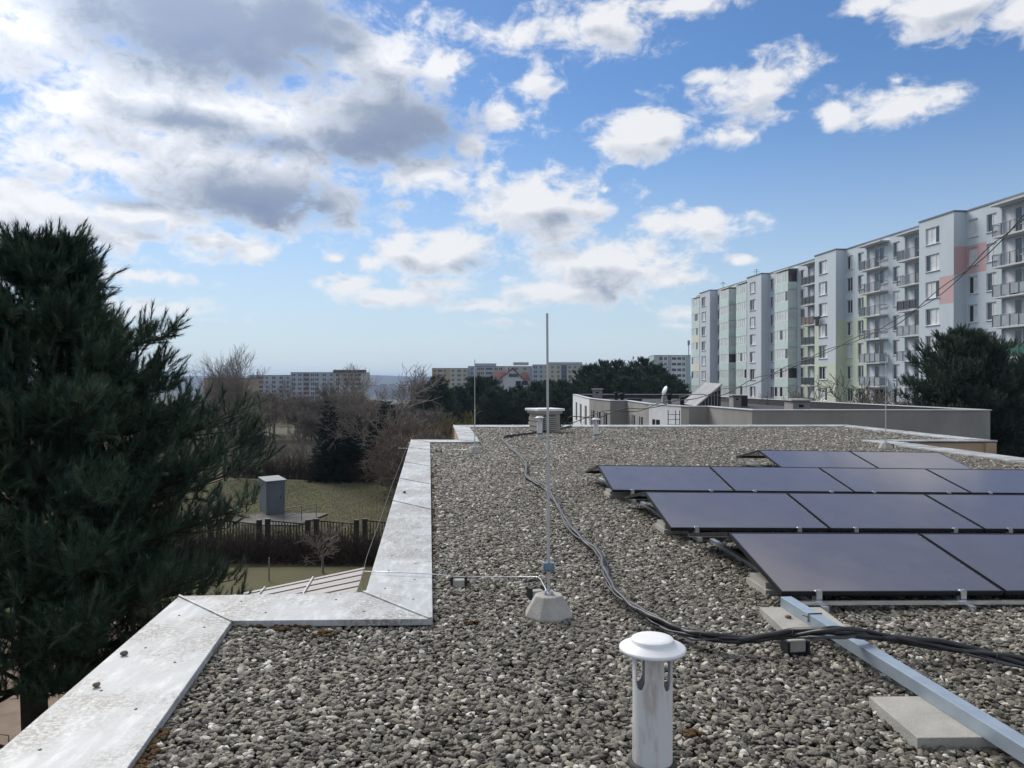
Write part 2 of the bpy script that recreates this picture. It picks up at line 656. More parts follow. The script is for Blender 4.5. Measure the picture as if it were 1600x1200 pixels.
def hgt(x, y):
    d = math.hypot(x, y)
    base = -6.6
    low = 24.0 * smoothstep(55, 1600, d) + 6.5 * smoothstep(60, 420, d)
    right = smoothstep(10, 60, x) * (1 - smoothstep(300, 700, d))
    w = 0.35 * math.sin(x * .11 + 1.3) * math.sin(y * .083) * smoothstep(15, 60, d)
    return base + right * 1.0 - low * (1 - .8 * right) + w


def build_ground():
    rad = [0.0] + [2.0 * (1.145 ** i) for i in range(61)]
    na = 144
    v, f = [(0, 0, -6.6)], []
    for r in rad[1:]:
        for k in range(na):
            a = 2 * math.pi * k / na
            x, y = r * math.sin(a), r * math.cos(a)
            v.append((x, y, hgt(x, y)))
    for k in range(na):
        f.append((0, 1 + (k + 1) % na, 1 + k))
    for i in range(len(rad) - 2):
        for k in range(na):
            k2 = (k + 1) % na
            a, b = 1 + i * na, 1 + (i + 1) * na
            f.append((a + k, a + k2, b + k2, b + k))
    mb = MB()
    mb.add(v, f, 0, True)
    g = mb.build('ground', mat('winter_ground', (.085, .088, .038), 1.0, col2=(.055, .042, .028), vscale=.12, bump=.5, bscale=3.0, detail=9))
    tag(g, kind='structure')
    # far ridge
    mb = MB()
    n = 90
    rows = [(3300, -32, 0), (3900, 0, 1), (4600, 33, 1), (5400, 38, 1), (6200, -10, 0)]
    vs, fs = [], []
    for (d, z, k) in rows:
        for i in range(n + 1):
            a = R(-50 + 100 * i / n)
            zz = z + k * (5 * math.sin(a * 9 + d * .001) + 3 * math.sin(a * 23 + 1) + 1.2 * math.sin(a * 61))
            zz += k * 9 * math.exp(-((a + .17) / .11) ** 2) - k * 8
            vs.append((d * math.sin(a), d * math.cos(a), zz))
    for r in range(len(rows) - 1):
        for i in range(n):
            a = r * (n + 1) + i
            fs.append((a, a + 1, a + n + 2, a + n + 1))
    mb.add(vs, fs, 0, True)
    tag(mb.build('hills', mat('wooded_hill', (.05, .055, .04), 1.0, col2=(.035, .04, .032), vscale=.01)), kind='structure')


build_ground()

# ------------------------------------------------------------------ the roof we stand on
K = 1.0385
ZT = 0.06
IN = [(-.26, -6), (-1.832, 5.02), (-.523, 5.06), (-2.10, 19.7), (-.82, 19.75), (-1.45, 26.2), (11.5, 26.6), (12.05, 20.5), (9.3, 20.45), (12.1, -6)]
OUT = [(-1.18, -6), (-2.41, 5.56), (-1.08, 5.66), (-2.68, 20.35), (-1.39, 20.25), (-2.08, 27.1), (11.9, 27.3), (12.65, 20.0), (9.9, 19.95), (12.7, -6)]
IN = [Vector((x * K, y * K)) for x, y in IN]
OUT = [Vector((x * K, y * K)) for x, y in OUT]


def build_roof():
    b = empty('flat_roofed_building', (4, 10, -6.6), 0, 'peach rendered flat-roofed building whose gravelled roof with white metal edging fills the foreground', 'building')
    off = Vector((4, 10, -6.6))

    def loc(p):
        return (p[0] - off.x, p[1] - off.y)
    # facade: each straight wall a slab
    n = len(OUT)
    for i in range(n):
        j = (i + 1) % n
        mb = MB()
        a, c = OUT[i], OUT[j]
        dirv = (c - a).normalized()
        nrm = Vector((-dirv.y, dirv.x))
        cen = Vector((4, 10))
        if nrm.dot(cen - a) < 0:
            nrm = -nrm
        # the polygon runs clockwise: the inside lies to the right
        ins = Vector((dirv.y, -dirv.x))
        a2, c2 = a + ins * .04, c + ins * .04
        q = [a2, c2, c2 + ins * .30, a2 + ins * .30]
        mb.prism([loc(p) for p in q], 0.0, 6.6 + ZT - .053 - .002 * i)
        mb.build('wall', M_STUCCO, b)
    mb = MB()
    mb.face([(*loc(p), 6.6 - .035) for p in IN])
    o = mb.build('roof_deck', M_DECK, b)
    # coping sheets
    seams = []

    def sheet(pi0, pi1, po1, po0, lap=0.0, k=0):
        """one folded sheet: top skin with a turned-down lip on both long edges"""
        mb = MB()
        zt = 6.6 + ZT + .0012 * (k % 4)
        zi = zt - .012
        pts = [(*loc(pi0), zi), (*loc(pi1), zi), (*loc(po1), zt), (*loc(po0), zt)]
        low = [(p[0], p[1], p[2] - .045) for p in pts]
        mb.add(pts + low, [(0, 1, 2, 3), (0, 4, 5, 1), (3, 2, 6, 7), (0, 3, 7, 4), (1, 5, 6, 2), (4, 7, 6, 5)])
        o = mb.build('coping_sheet', M_COPING, b, bevel=.004)
        # raised fold where the next sheet laps over
        s = MB()
        a, c = Vector(pts[1]), Vector(pts[2])
        d = (Vector(pts[0]) - a).normalized()
        s.add([a + Vector((0, 0, .001)), c + Vector((0, 0, .001)), c + d * .03 + Vector((0, 0, .001)), a + d * .03 + Vector((0, 0, .001)),
               a + Vector((0, 0, .012)), c + Vector((0, 0, .012)), c + d * .028 + Vector((0, 0, .010)), a + d * .028 + Vector((0, 0, .010))],
              [(4, 5, 6, 7), (0, 1, 5, 4), (2, 3, 7, 6), (1, 2, 6, 5), (3, 0, 4, 7)])
        s.build('seam', M_COPING, o)
        # screw heads
        n_s = max(2, int((Vector(pts[1]) - Vector(pts[0])).length / .55))
        for q in range(n_s):
            t = (q + .5) / n_s
            for w in (.28, .72):
                p = (Vector(pts[0]).lerp(Vector(pts[1]), t)).lerp(Vector(pts[3]).lerp(Vector(pts[2]), t), w)
                if p.y + off.y > 12 or p.y + off.y < 2:
                    continue
                so = inst('screw_head', SCREW, o, (p.x, p.y, p.z + .001))
        return o

    sm = MB()
    sm.lathe([(0.008, 0), (0.008, .002), (.005, .004), (0.0005, .004)], sides=8)
    SCREW = sm.mesh('screw_head', M_TRIM0)
    cuts = {0: [0, .3, .62, 1], 1: [0, 1], 2: [0, .295, .45, .62, .84, 1], 3: [0, 1], 4: [0, .5, 1], 5: [0, .15, .3, .45, .6, .75, .9, 1],
            6: [0, .5, 1], 7: [0, 1], 8: [0, .08, .2, .32, .45, .6, .8, 1]}
    for i in range(len(IN) - 1):
        c = cuts[i]
        for k in range(len(c) - 1):
            f = [IN[i].lerp(IN[i + 1], c[k]), IN[i].lerp(IN[i + 1], c[k + 1]), OUT[i].lerp(OUT[i + 1], c[k + 1]), OUT[i].lerp(OUT[i + 1], c[k])]
            sheet(*f, k=k + i)
    return b


build_roof()


def in_poly(x, y, poly):
    c = False
    n = len(poly)
    j = n - 1
    for i in range(n):
        xi, yi = poly[i]
        xj, yj = poly[j]
        if (yi > y) != (yj > y) and x < (xj - xi) * (y - yi) / (yj - yi) + xi:
            c = not c
        j = i
    return c


def gravel():
    """loose pebbles: points scattered over a bed, an uneven stone on each"""
    cs = .16
    mb = MB()
    vs, fs, idx = [], [], {}

    def vi(i, j):
        if (i, j) not in idx:
            idx[(i, j)] = len(vs)
            x, y = i * cs, j * cs
            vs.append((x, y, -.012 + .012 * math.sin(x * 2.1 + .6 * math.sin(y * 1.7)) * math.sin(y * 1.6 + .4)))
        return idx[(i, j)]
    for j in range(int(2.0 / cs), int(28.5 / cs)):
        for i in range(int(-2.6 / cs), int(13 / cs)):
            x, y = (i + .5) * cs, (j + .5) * cs
            if in_poly(x, y, IN) or in_poly(x + .09, y, IN) or in_poly(x, y - .09, IN) or in_poly(x + .17, y, IN):
                if x / max(y, .1) > 1.35 and y > 2:
                    continue
                fs.append((vi(i, j), vi(i + 1, j), vi(i + 1, j + 1), vi(i, j + 1)))
    mb.add(vs, fs)
    o = mb.build('gravel', M_PEBBLE)
    tag(o, 'grey river pebbles covering the flat roof from edging to edging', 'gravel', kind='stuff')
    ng = bpy.data.node_groups.new('gravel_scatter', 'GeometryNodeTree')
    ng.interface.new_socket('Geometry', in_out='INPUT', socket_type='NodeSocketGeometry')
    ng.interface.new_socket('Geometry', in_out='OUTPUT', socket_type='NodeSocketGeometry')
    N, L = ng.nodes, ng.links

    def nd(t, **kw):
        n = N.new(t)
        for k, v in kw.items():
            setattr(n, k, v)
        return n
    gi, go = nd('NodeGroupInput'), nd('NodeGroupOutput')
    pos = nd('GeometryNodeInputPosition')
    sep = nd('ShaderNodeSeparateXYZ')
    L.new(pos.outputs[0], sep.inputs[0])

    def mrange(v, a, b, c, d):
        m = nd('ShaderNodeMapRange')
        L.new(v, m.inputs[0])
        for i, q in enumerate((a, b, c, d)):
            m.inputs[i + 1].default_value = q
        return m.outputs[0]
    dist = nd('GeometryNodeDistributePointsOnFaces')
    dist.distribute_method = 'RANDOM'
    L.new(gi.outputs[0], dist.inputs['Mesh'])
    dens = mrange(sep.outputs[1], 6.0, 24.0, 2600.0, 620.0)
    L.new(dens, dist.inputs['Density'])
    join = nd('GeometryNodeJoinGeometry')
    for k in range(9):
        ico = nd('GeometryNodeMeshIcoSphere')
        ico.inputs['Subdivisions'].default_value = 3
        ico.inputs['Radius'].default_value = 1.0
        tx = nd('ShaderNodeTexNoise', noise_dimensions='4D')
        tx.inputs['W'].default_value = 3.7 * k
        tx.inputs['Scale'].default_value = .75 + .12 * (k % 3)
        tx.inputs['Detail'].default_value = 2.0
        p2 = nd('GeometryNodeInputPosition')
        L.new(p2.outputs[0], tx.inputs['Vector'])
        sub = nd('ShaderNodeVectorMath', operation='SUBTRACT')
        L.new(tx.outputs['Color'], sub.inputs[0])
        sub.inputs[1].default_value = (.5, .5, .5)
        scl = nd('ShaderNodeVectorMath', operation='SCALE')
        L.new(sub.outputs[0], scl.inputs[0])
        scl.inputs['Scale'].default_value = 1.5
        sp = nd('GeometryNodeSetPosition')
        L.new(ico.outputs['Mesh'], sp.inputs['Geometry'])
        L.new(scl.outputs[0], sp.inputs['Offset'])
        tr = nd('GeometryNodeTransform')
        L.new(sp.outputs[0], tr.inputs['Geometry'])
        tr.inputs['Scale'].default_value = (1.0, .58 + .07 * (k % 5), .34 + .05 * (k % 4))
        ss = nd('GeometryNodeSetShadeSmooth')
        L.new(tr.outputs[0], ss.inputs[0])
        sm = nd('GeometryNodeSetMaterial')
        sm.inputs['Material'].default_value = M_PEBBLE
        L.new(ss.outputs[0], sm.inputs[0])
        g2 = nd('GeometryNodeGeometryToInstance')
        L.new(sm.outputs[0], g2.inputs[0])
        L.new(g2.outputs[0], join.inputs[0])
    iop = nd('GeometryNodeInstanceOnPoints')
    L.new(dist.outputs['Points'], iop.inputs['Points'])
    L.new(join.outputs[0], iop.inputs['Instance'])
    iop.inputs['Pick Instance'].default_value = True
    ri = nd('FunctionNodeRandomValue', data_type='INT')
    for s_ in ri.inputs:
        if s_.type == 'INT' and s_.name == 'Min':
            s_.default_value = 0
        if s_.type == 'INT' and s_.name == 'Max':
            s_.default_value = 8
    L.new([q for q in ri.outputs if q.type == 'INT'][0], iop.inputs['Instance Index'])
    rr = nd('FunctionNodeRandomValue', data_type='FLOAT_VECTOR')
    rr.inputs[0].default_value = (-.55, -.55, 0)
    rr.inputs[1].default_value = (.55, .55, 6.283)
    rr.inputs['Seed'].default_value = 3
    L.new(rr.outputs[0], iop.inputs['Rotation'])
    rs = nd('FunctionNodeRandomValue', data_type='FLOAT')
    fl = [q for q in rs.inputs if q.type == 'VALUE']
    fl[0].default_value, fl[1].default_value = 0.0, 1.0
    rs.inputs['Seed'].default_value = 5
    rv = [q for q in rs.outputs if q.type == 'VALUE'][0]
    pw = nd('ShaderNodeMath', operation='POWER')
    L.new(rv, pw.inputs[0])
    pw.inputs[1].default_value = 2.0
    s1 = nd('ShaderNodeMath', operation='MULTIPLY_ADD')
    L.new(pw.outputs[0], s1.inputs[0])
    s1.inputs[1].default_value = .019
    s1.inputs[2].default_value = .0118
    s2 = nd('ShaderNodeMath', operation='MULTIPLY')
    L.new(s1.outputs[0], s2.inputs[0])
    L.new(mrange(sep.outputs[1], 6.0, 24.0, 1.0, 1.75), s2.inputs[1])
    L.new(s2.outputs[0], iop.inputs['Scale'])
    # lift some of the stones so they lie on one another
    rz = nd('FunctionNodeRandomValue', data_type='FLOAT')
    fl = [q for q in rz.inputs if q.type == 'VALUE']
    fl[0].default_value, fl[1].default_value = -.010, .014
    rz.inputs['Seed'].default_value = 9
    cz = nd('ShaderNodeCombineXYZ')
    L.new([q for q in rz.outputs if q.type == 'VALUE'][0], cz.inputs[2])
    ti = nd('GeometryNodeTranslateInstances')
    L.new(iop.outputs[0], ti.inputs['Instances'])
    L.new(cz.outputs[0], ti.inputs['Translation'])
    ti.inputs['Local Space'].default_value = False
    L.new(ti.outputs[0], go.inputs[0])
    md = o.modifiers.new('scatter', 'NODES')
    md.node_group = ng
    return o


gravel()

# ------------------------------------------------------------------ apartment house on the right
FL = 2.57
M_FAC = mat('pale_blue_grey_paint', (.60, .67, .73), .92, col2=(.54, .61, .67), vscale=.5, stretch=(1, 1, .25), bump=.1, bscale=30)
M_LILAC = mat('pale_lilac_paint', (.60, .65, .715), .92, col2=(.55, .60, .66), vscale=.5, stretch=(1, 1, .25), bump=.1, bscale=30)
M_GREENP = mat('pale_green_paint', (.60, .67, .54), .92, col2=(.57, .63, .51), vscale=.35, bump=.1, bscale=30)
M_PINK = mat('salmon_paint', (.60, .42, .43), .92, col2=(.56, .39, .40), vscale=.35, bump=.1, bscale=30)
M_WALLW = mat('white_paint', (.66, .69, .73), .92, var=.04, vscale=.5)
M_WFRAME = mat('white_window_frame', (.74, .75, .76), .5)
M_GLASS = mat('dark_window_glass', (.03, .035, .04), .06, spec=.8)
M_CURTSKY = mat('curtain_and_painted_sky_pane', (.68, .70, .72), .12, var=.12, vscale=2.0)  # pale colour covers net curtains and the bright sky mirrored in the panes
M_MINT = mat('mint_balcony_sheet', (.60, .72, .68), .35, var=.07, vscale=.8)
M_MGLASS = mat('frosted_mint_glass', (.60, .68, .65), .15, var=.15, vscale=.9)
M_YEL = mat('cream_band', (.72, .71, .60), .8, var=.05, vscale=.8)
M_RAILG = mat('grey_rail_paint', (.16, .18, .21), .5, metal=.3)
M_PANG = mat('grey_balcony_screen', (.33, .37, .41), .6, var=.1, vscale=2)
M_PAND = mat('dark_balcony_screen', (.045, .055, .065), .5)
M_PANB = mat('brown_balcony_screen', (.19, .145, .125), .8, var=.2, vscale=3)
M_PANT = mat('green_balcony_screen', (.02, .12, .09), .7)
M_SLABP = mat('balcony_slab_edge', (.58, .60, .62), .85)
M_TRIM = mat('grey_roof_flashing', (.15, .17, .19), .6, metal=.3)


def wall_cells(mb, x0, x1, y, zs, openings, matf, rev=.16, flip=1):
    """wall on local plane y facing -y, storeys zs[i]..zs[i+1]; openings: list of (x0,x1,z0,z1)"""
    for k in range(len(zs) - 1):
        z0, z1 = zs[k], zs[k + 1]
        ops = [o for o in openings if z0 - .01 <= (o[2] + o[3]) / 2 < z1]
        xs = sorted(set([x0, x1] + [v for o in ops for v in o[:2]]))
        for i in range(len(xs) - 1):
            a, b = xs[i], xs[i + 1]
            m = matf((a + b) / 2, (z0 + z1) / 2)
            hit = [o for o in ops if o[0] - 1e-6 <= a and b <= o[1] + 1e-6]
            if not hit:
                mb.face([(a, y, z0), (b, y, z0), (b, y, z1), (a, y, z1)], m)
            else:
                o = hit[0]
                mb.face([(a, y, z0), (b, y, z0), (b, y, o[2]), (a, y, o[2])], m)
                mb.face([(a, y, o[3]), (b, y, o[3]), (b, y, z1), (a, y, z1)], m)
                mb.face([(a, y, o[2]), (b, y, o[2]), (b, y + rev, o[2]), (a, y + rev, o[2])], m)
                mb.face([(a, y, o[3]), (a, y + rev, o[3]), (b, y + rev, o[3]), (b, y, o[3])], m)
                mb.face([(a, y, o[2]), (a, y + rev, o[2]), (a, y + rev, o[3]), (a, y, o[3])], m)
                mb.face([(b, y, o[2]), (b, y, o[3]), (b, y + rev, o[3]), (b, y + rev, o[2])], m)


def window_meshes(w, h, splits, tag_):
    """white frame mesh and pane meshes (dark / pale mixes, pale for curtain and painted sky reflection); local origin bottom-left, facing -y"""
    fr = MB()
    t = .07
    fr.box((0, 0, 0), (w, .06, t))
    fr.box((0, 0, h - t), (w, .06, h))
    fr.box((0, 0, t), (t, .06, h - t))
    fr.box((w - t, 0, t), (w, .06, h - t))
    for s in splits:
        fr.box((w * s - .045, .0, t), (w * s + .045, .06, h - t))
    fr.box((-.06, -.20, -.05), (w + .06, .02, -.004))     # sill
    fm = fr.mesh('window', M_WFRAME)
    panes = []
    cuts = [0] + list(splits) + [1]
    n = len(cuts) - 1
    for pat in range(4):
        mb = MB()
        for i in range(n):
            mi = [(0, 1, 1), (0, 1, 0), (0, 0, 1), (1, 1, 0)][pat][i % 3]
            mb.face([(w * cuts[i], .03, t * .5), (w * cuts[i + 1], .03, t * .5), (w * cuts[i + 1], .03, h - t * .5), (w * cuts[i], .03, h - t * .5)], mi)
        panes.append(mb.mesh('pane', [M_GLASS, M_CURTSKY]))
    return fm, panes


WIN12 = window_meshes(1.2, 1.58, (.5,), 'a')
WIN20 = window_meshes(2.0, 1.58, (.34, .67), 'b')
DOOR8 = window_meshes(.85, 2.15, (), 'c')
WIN17 = window_meshes(1.65, 1.45, (.5,), 'd')


def put_window(parent, kind, x, y, z, rng, w=None):
    fm, panes = kind
    o = inst('window', fm, parent, (x, y, z))
    inst('pane', panes[rng.choice([0, 0, 1, 2, 3])], o)
    return o


def build_apartments():
    rng = random.Random(11)
    # local frame: x towards the camera along the facade, y into the house, z up
    ori = Vector((33.63, 143.6, -6.0))
    rz = math.atan2(-math.cos(U), math.sin(U))
    b = empty('apartment_house', ori, rz, 'long pale blue-grey prefabricated apartment house with pink and green painted blocks on the right', 'building')
    Z0 = -6.0

    def zl(z):
        return z - Z0
    top = zl(17.15)
    wtop = [zl(16.26 - FL * k) for k in range(9)]
    zs_levels = [zl(13.95 - FL * k) for k in range(8)]     # balcony floors
    zlines = [0.0] + sorted([z for z in zs_levels if z > 0.3]) + [top]
    S = lambda k: 73.8 - 20.45 * (4 - k)
    mats = [M_FAC, M_LILAC, M_GREENP, M_PINK, M_WALLW]
    winparts = []

    def storey(z):
        for k in range(8):
            if z >= zs_levels[k]:
                return k
        return 8

    def colour(x, z, where):
        k = storey(z)
        s = x
        if where == 'bay4':
            if k == 2 and s > S(4) - 2.95:
                return 3
        if where in ('side4', 'rec4'):
            if k == 1 and s < S(4) + 2.2:
                return 3
        if where == 'bay3':
            if 3 <= k <= 6 and (s < S(3) - 3.9 or k >= 5):
                return 2
            if k > 6:
                return 1
            return 1 if k >= 2 and s > S(3) - 3.9 else 0
        if where == 'side3':
            return 2 if k >= 3 else (1 if k >= 2 else 0)
        if where == 'rec3':
            if 3 <= k and s < S(3) + 4.5:
                return 2
            if k == 2 and 2.6 < s - S(3) < 4.5:
                return 2
            return 0
        if where == 'rec2' and k >= 3 and s > S(2) + 9:
            return 2
        if where in ('bay1', 'rec1', 'bay2', 'side1'):
            return 1
        if where == 'rec2':
            return 1
        return 0
    P = -1.2
    # bays
    for kb in range(1, 6):
        x0, x1 = S(kb) - 5.0, S(kb)
        mb = MB()
        ops = [(x0 + 1.0, x0 + 3.0, wt - 1.58, wt) for wt in wtop[:8] if wt - 1.58 > .2]
        wall_cells(mb, x0, x1, P, zlines, ops, lambda x, z: colour(x, z, 'bay%d' % kb))
        for k in range(len(zlines) - 1):
            z0, z1 = zlines[k], zlines[k + 1]
            m = colour(x1, (z0 + z1) / 2, 'side%d' % kb)
            mb.face([(x1, P, z0), (x1, 0, z0), (x1, 0, z1), (x1, P, z1)], m)
            mb.face([(x0, 0, z0), (x0, P, z0), (x0, P, z1), (x0, 0, z1)], m)
        mb.build('bay_wall', mats, b)
        for o in ops:
            put_window(b, WIN20, o[0], P + .10, o[2], rng)
    # recesses
    balc = []
    for kr in range(0, 5):
        x0, x1 = S(kr), S(kr) + 15.45
        lo = x0 if kr > 0 else 2.6
        mb = MB()
        ops = []
        wins = []
        for o0 in (.3, 2.6, 9.3):
            for wt in wtop[:8]:
                if wt - 1.58 > .2 and x0 + o0 > lo:
                    ops.append((x0 + o0, x0 + o0 + 1.2, wt - 1.58, wt))
        bal = [(x0 + 4.4, x0 + 8.4), (x0 + 11.35, x0 + 15.4)]
        bal = [q for q in bal if q[0] > lo]
        bops = []
        for q in bal:
            for zf in zs_levels:
                if zf > .3:
                    bops.append((q[0], q[1], zf + .12, zf + FL - .16))
        wall_cells(mb, lo, x1, 0.0, zlines, ops + bops, lambda x, z: colour(x, z, 'rec%d' % kr), rev=.22)
        mb.build('facade_wall', mats, b)
        for o in ops:
            put_window(b, WIN12, o[0], .10, o[2], rng)
        for bi, q in enumerate(bal):
            for k, zf in enumerate(zs_levels):
                if zf <= .3:
                    continue
                balc.append((kr, bi, k, q[0], q[1], zf))
    # balconies
    infill = [M_PANG, M_PAND, M_PANB, None, None, M_PANG]
    for (kr, bi, k, x0, x1, zf) in balc:
        # loggia back wall with door and window
        mb = MB()
        za, zb = zf + .12, zf + FL - .16
        xm = x0 + 1.2
        ops = [(xm, xm + .85, za + .02, za + 2.17), (xm + .88, xm + 2.53, za + .72, za + 2.17)]
        wall_cells(mb, x0, xm + .865, .22, [za, zb], ops[:1], lambda x, z: 0, rev=.08)
        wall_cells(mb, xm + .865, x1, .22, [za, zb], ops[1:], lambda x, z: 0, rev=.08)
        mb.build('loggia_wall', M_WALLW, b)
        put_window(b, DOOR8, xm, .24, za + .02, rng)
        put_window(b, WIN17, xm + .88, .24, za + .72, rng)
        glazed = (kr == 0) or (kr == 1) or (kr == 2 and bi == 0)
        pr = -1.2 if glazed else -.9
        sl = MB()
        sl.box((x0, pr, zf - .13), (x1 - .02, -.003, zf))
        if k == 0:
            sl.box((x0 - .25, pr - .1, zf + FL + .05), (x1 + (.0 if bi else .2) - .02, -.003, zf + FL + .19))
        slab = sl.build('balcony_slab', M_YEL if (glazed and kr < 2 and (bi == 0 or k % 2)) else M_SLABP, b)
        if glazed:
            # mint parapet and framed glazing on front and near side
            pm = MB()
            pm.box((x0, pr - .04, zf - .28), (x1 - .02, pr - .002, zf + .95))
            pm.box((x1 - .06, pr, zf - .28), (x1 - .02, -.003, zf + .95))
            pm.build('balcony_parapet', M_MINT if not (kr == 0 and k in (2, 4)) else M_YEL, b)
            gl = MB()
            gl.face([(x0, pr + .01, zf + .95), (x1 - .04, pr + .01, zf + .95), (x1 - .04, pr + .01, zf + FL - .13), (x0, pr + .01, zf + FL - .13)], 0)
            xs = x0
            n = 5
            for i in range(n):
                xa, xb = x0 + (x1 - x0 - .06) * i / n, x0 + (x1 - x0 - .06) * (i + 1) / n
                open_ = rng.random() < .15
                gl.face([(xa, pr, zf + .97), (xb, pr, zf + .97), (xb, pr, zf + FL - .15), (xa, pr, zf + FL - .15)], 0 if open_ else (1 if rng.random() < .6 else 2))
            gl.face([(x1 - .03, pr + .03, zf + .95), (x1 - .03, -.01, zf + .95), (x1 - .03, -.01, zf + FL - .13), (x1 - .03, pr + .03, zf + FL - .13)], 2 if rng.random() < .75 else 0)
            fr = MB()
            for i in range(n + 1):
                xa = x0 + (x1 - x0 - .06) * i / n
                fr.box((xa - .03, pr - .03, zf + .95), (xa + .03, pr - .005, zf + FL - .13))
            fr.box((x0, pr - .035, zf + .955), (x1 - .02, pr - .006, zf + 1.03))
            fo = fr.build('balcony_glazing', M_WFRAME, b)
            gl.build('pane', [M_GLASS, M_CURTSKY, M_MGLASS], fo)
        else:
            rl = MB()
            h = 1.02
            rl.tube([(x0 + .03, -.02, zf + h), (x0 + .03, pr + .03, zf + h), (x1 - .05, pr + .03, zf + h), (x1 - .05, -.02, zf + h)], .025, 5)
            rl.tube([(x0 + .03, -.02, zf + .1), (x0 + .03, pr + .03, zf + .1), (x1 - .05, pr + .03, zf + .1), (x1 - .05, -.02, zf + .1)], .02, 5)
            for i in range(5):
                xa = x0 + .03 + (x1 - x0 - .08) * i / 4
                rl.box((xa - .025, pr + .005, zf), (xa + .025, pr + .055, zf + h))
            kind = rng.choice([0, 0, 1, 3, 3, 4])
            if kr == 2:
                kind = 1 if k != 2 else 2
            if kr == 4 and bi == 0:
                kind = [3, 3, 0, 5, 6, 0, 0, 0][k]
            if kr == 3 and bi == 0:
                kind = [3, 3, 3, 3, 0, 0, 3, 3][k]
            if kr == 3 and bi == 1:
                kind = [3, 3, 1, 0, 0, 0, 1, 0][k]
            if kind in (3, 4):
                for i in range(28):
                    xa = x0 + .1 + (x1 - x0 - .2) * i / 27
                    rl.box((xa - .009, pr + .02, zf + .1), (xa + .009, pr + .04, zf + h))
                for i in range(6):
                    ya = pr + .1 + (-pr - .15) * i / 5
                    for xq in (x0 + .03, x1 - .05):
                        rl.box((xq - .01, ya - .009, zf + .1), (xq + .01, ya + .009, zf + h))
            ro = rl.build('railing', M_RAILG, b)
            if kind not in (3, 4) or rng.random() < .5:
                mm = {0: M_PANG, 1: M_PAND, 2: M_PANB, 5: M_PANG, 6: M_PANT}.get(kind, M_PANG)
                pp = MB()
                xa = x0 + .06 if kind not in (3, 4) else x0 + .06 + rng.choice([0, (x1 - x0) * .7])
                xb = x1 - .08 if kind not in (3, 4) else min(xa + 1.05, x1 - .08)
                pp.box((xa, pr + .045, zf + .12), (xb, pr + .07, zf + h - .06))
                if kind not in (3, 4):
                    pp.box((x1 - .09, pr + .08, zf + .12), (x1 - .07, -.06, zf + h - .06))
                pp.build('railing_screen', mm, ro)
            if rng.random() < .55:
                # things kept on the balcony: drying rack or chair
                it = MB()
                xa = x0 + .6 + rng.random() * 2
                it.box((xa, -.55, zf + .002), (xa + .5, -.15, zf + .45))
                it.box((xa, -.2, zf + .45), (xa + .5, -.15, zf + .9))
                oo = it.build('balcony_chair', M_PAND, None)
                oo.location = ori
                oo.rotation_euler = (0, 0, rz)
                nth = ('top', 'second highest', 'third highest', 'fourth highest', 'fourth lowest', 'third lowest', 'second lowest', 'lowest')[k]
                cn = {(2, 1): 'dark-screened column left of the green bay', (3, 0): 'first open column right of the green bay', (3, 1): 'column left of the pink-blocked bay',
                      (4, 0): 'column cut by the right picture edge'}.get((kr, bi), 'column right of the picture edge')
                tag(oo, 'dark chair on the %s balcony, %s' % (nth, cn), 'chair', 'chairs on the balconies of the apartment house')
    # far end wall, back and roof
    xe = S(5) + 16
    mb = MB()
    mb.face([(2.6, 12, 0), (2.6, 0, 0), (2.6, 0, top), (2.6, 12, top)])
    mb.face([(xe, 0, 0), (xe, 12, 0), (xe, 12, top), (xe, 0, top)])
    mb.face([(xe, 12, 0), (2.6, 12, 0), (2.6, 12, top), (xe, 12, top)])
    mb.face([(S(5), 0, 0), (xe, 0, 0), (xe, 0, top), (S(5), 0, top)])
    mb.build('end_wall', M_FAC, b)
    mb = MB()
    mb.face([(2.6, .002, top - .05), (xe, .002, top - .05), (xe, 12, top - .05), (2.6, 12, top - .05)])
    for kb in range(1, 6):
        mb.face([(S(kb) - 5, P, top - .055), (S(kb), P, top - .055), (S(kb), .002, top - .055), (S(kb) - 5, .002, top - .055)])
    mb.build('roof', M_BITU, b)
    fl = MB()
    prev = 2.6
    t0, t1 = top - .06, top + .09
    for kb in range(1, 6):
        a, c = S(kb) - 5, S(kb)
        fl.box((prev, -.06, t0), (a, .10, t1))
        fl.box((a - .05, P - .06, t0 + .001), (c + .05, P + .1, t1 + .001))
        fl.box((c - .05, P + .1, t0), (c + .05, -.06, t1))
        fl.box((a - .05, P + .1, t0), (a + .05, -.06, t1))
        prev = c
    fl.box((prev, -.06, t0), (xe, .1, t1))
    fl.build('roof_flashing', M_TRIM, b)
    # aerials on the roof: things that stand on it
    for (s, yy, h, lab) in ((11.5, 1.5, 1.6, 'thin television aerial on the far bay of the long apartment house roof'), (22.8, 2.5, 2.2, 'slim mast aerial rising from the roof above the yellow-banded balconies'),
                            (4.0, 2, 1.0, 'short aerial at the far end of the long apartment house roof')):
        am = MB()
        am.tube([(0, 0, 0), (0, 0, h)], .04, 6)
        am.tube([(-.5, 0, h * .8), (.5, 0, h * .8)], .03, 5)
        am.tube([(-.3, 0, h * .95), (.3, 0, h * .95)], .03, 5)
        ao = am.build('roof_aerial', M_TRIM)
        w = Matrix.Translation(ori) @ Matrix.Rotation(rz, 4, 'Z') @ Vector((s, yy, top - .05))
        ao.location = w
        tag(ao, lab, 'aerial')
    # shirt hung out to dry below a window of the third bay
    sh = MB()
    prof = [(-.75, 1.0), (.75, 1.0), (.72, .68), (.38, .66), (.36, -.15), (-.36, -.15), (-.38, .66), (-.72, .68)]
    f0 = [(x, -.05, z) for x, z in prof]
    f1 = [(x, .05, z) for x, z in prof]
    n = len(prof)
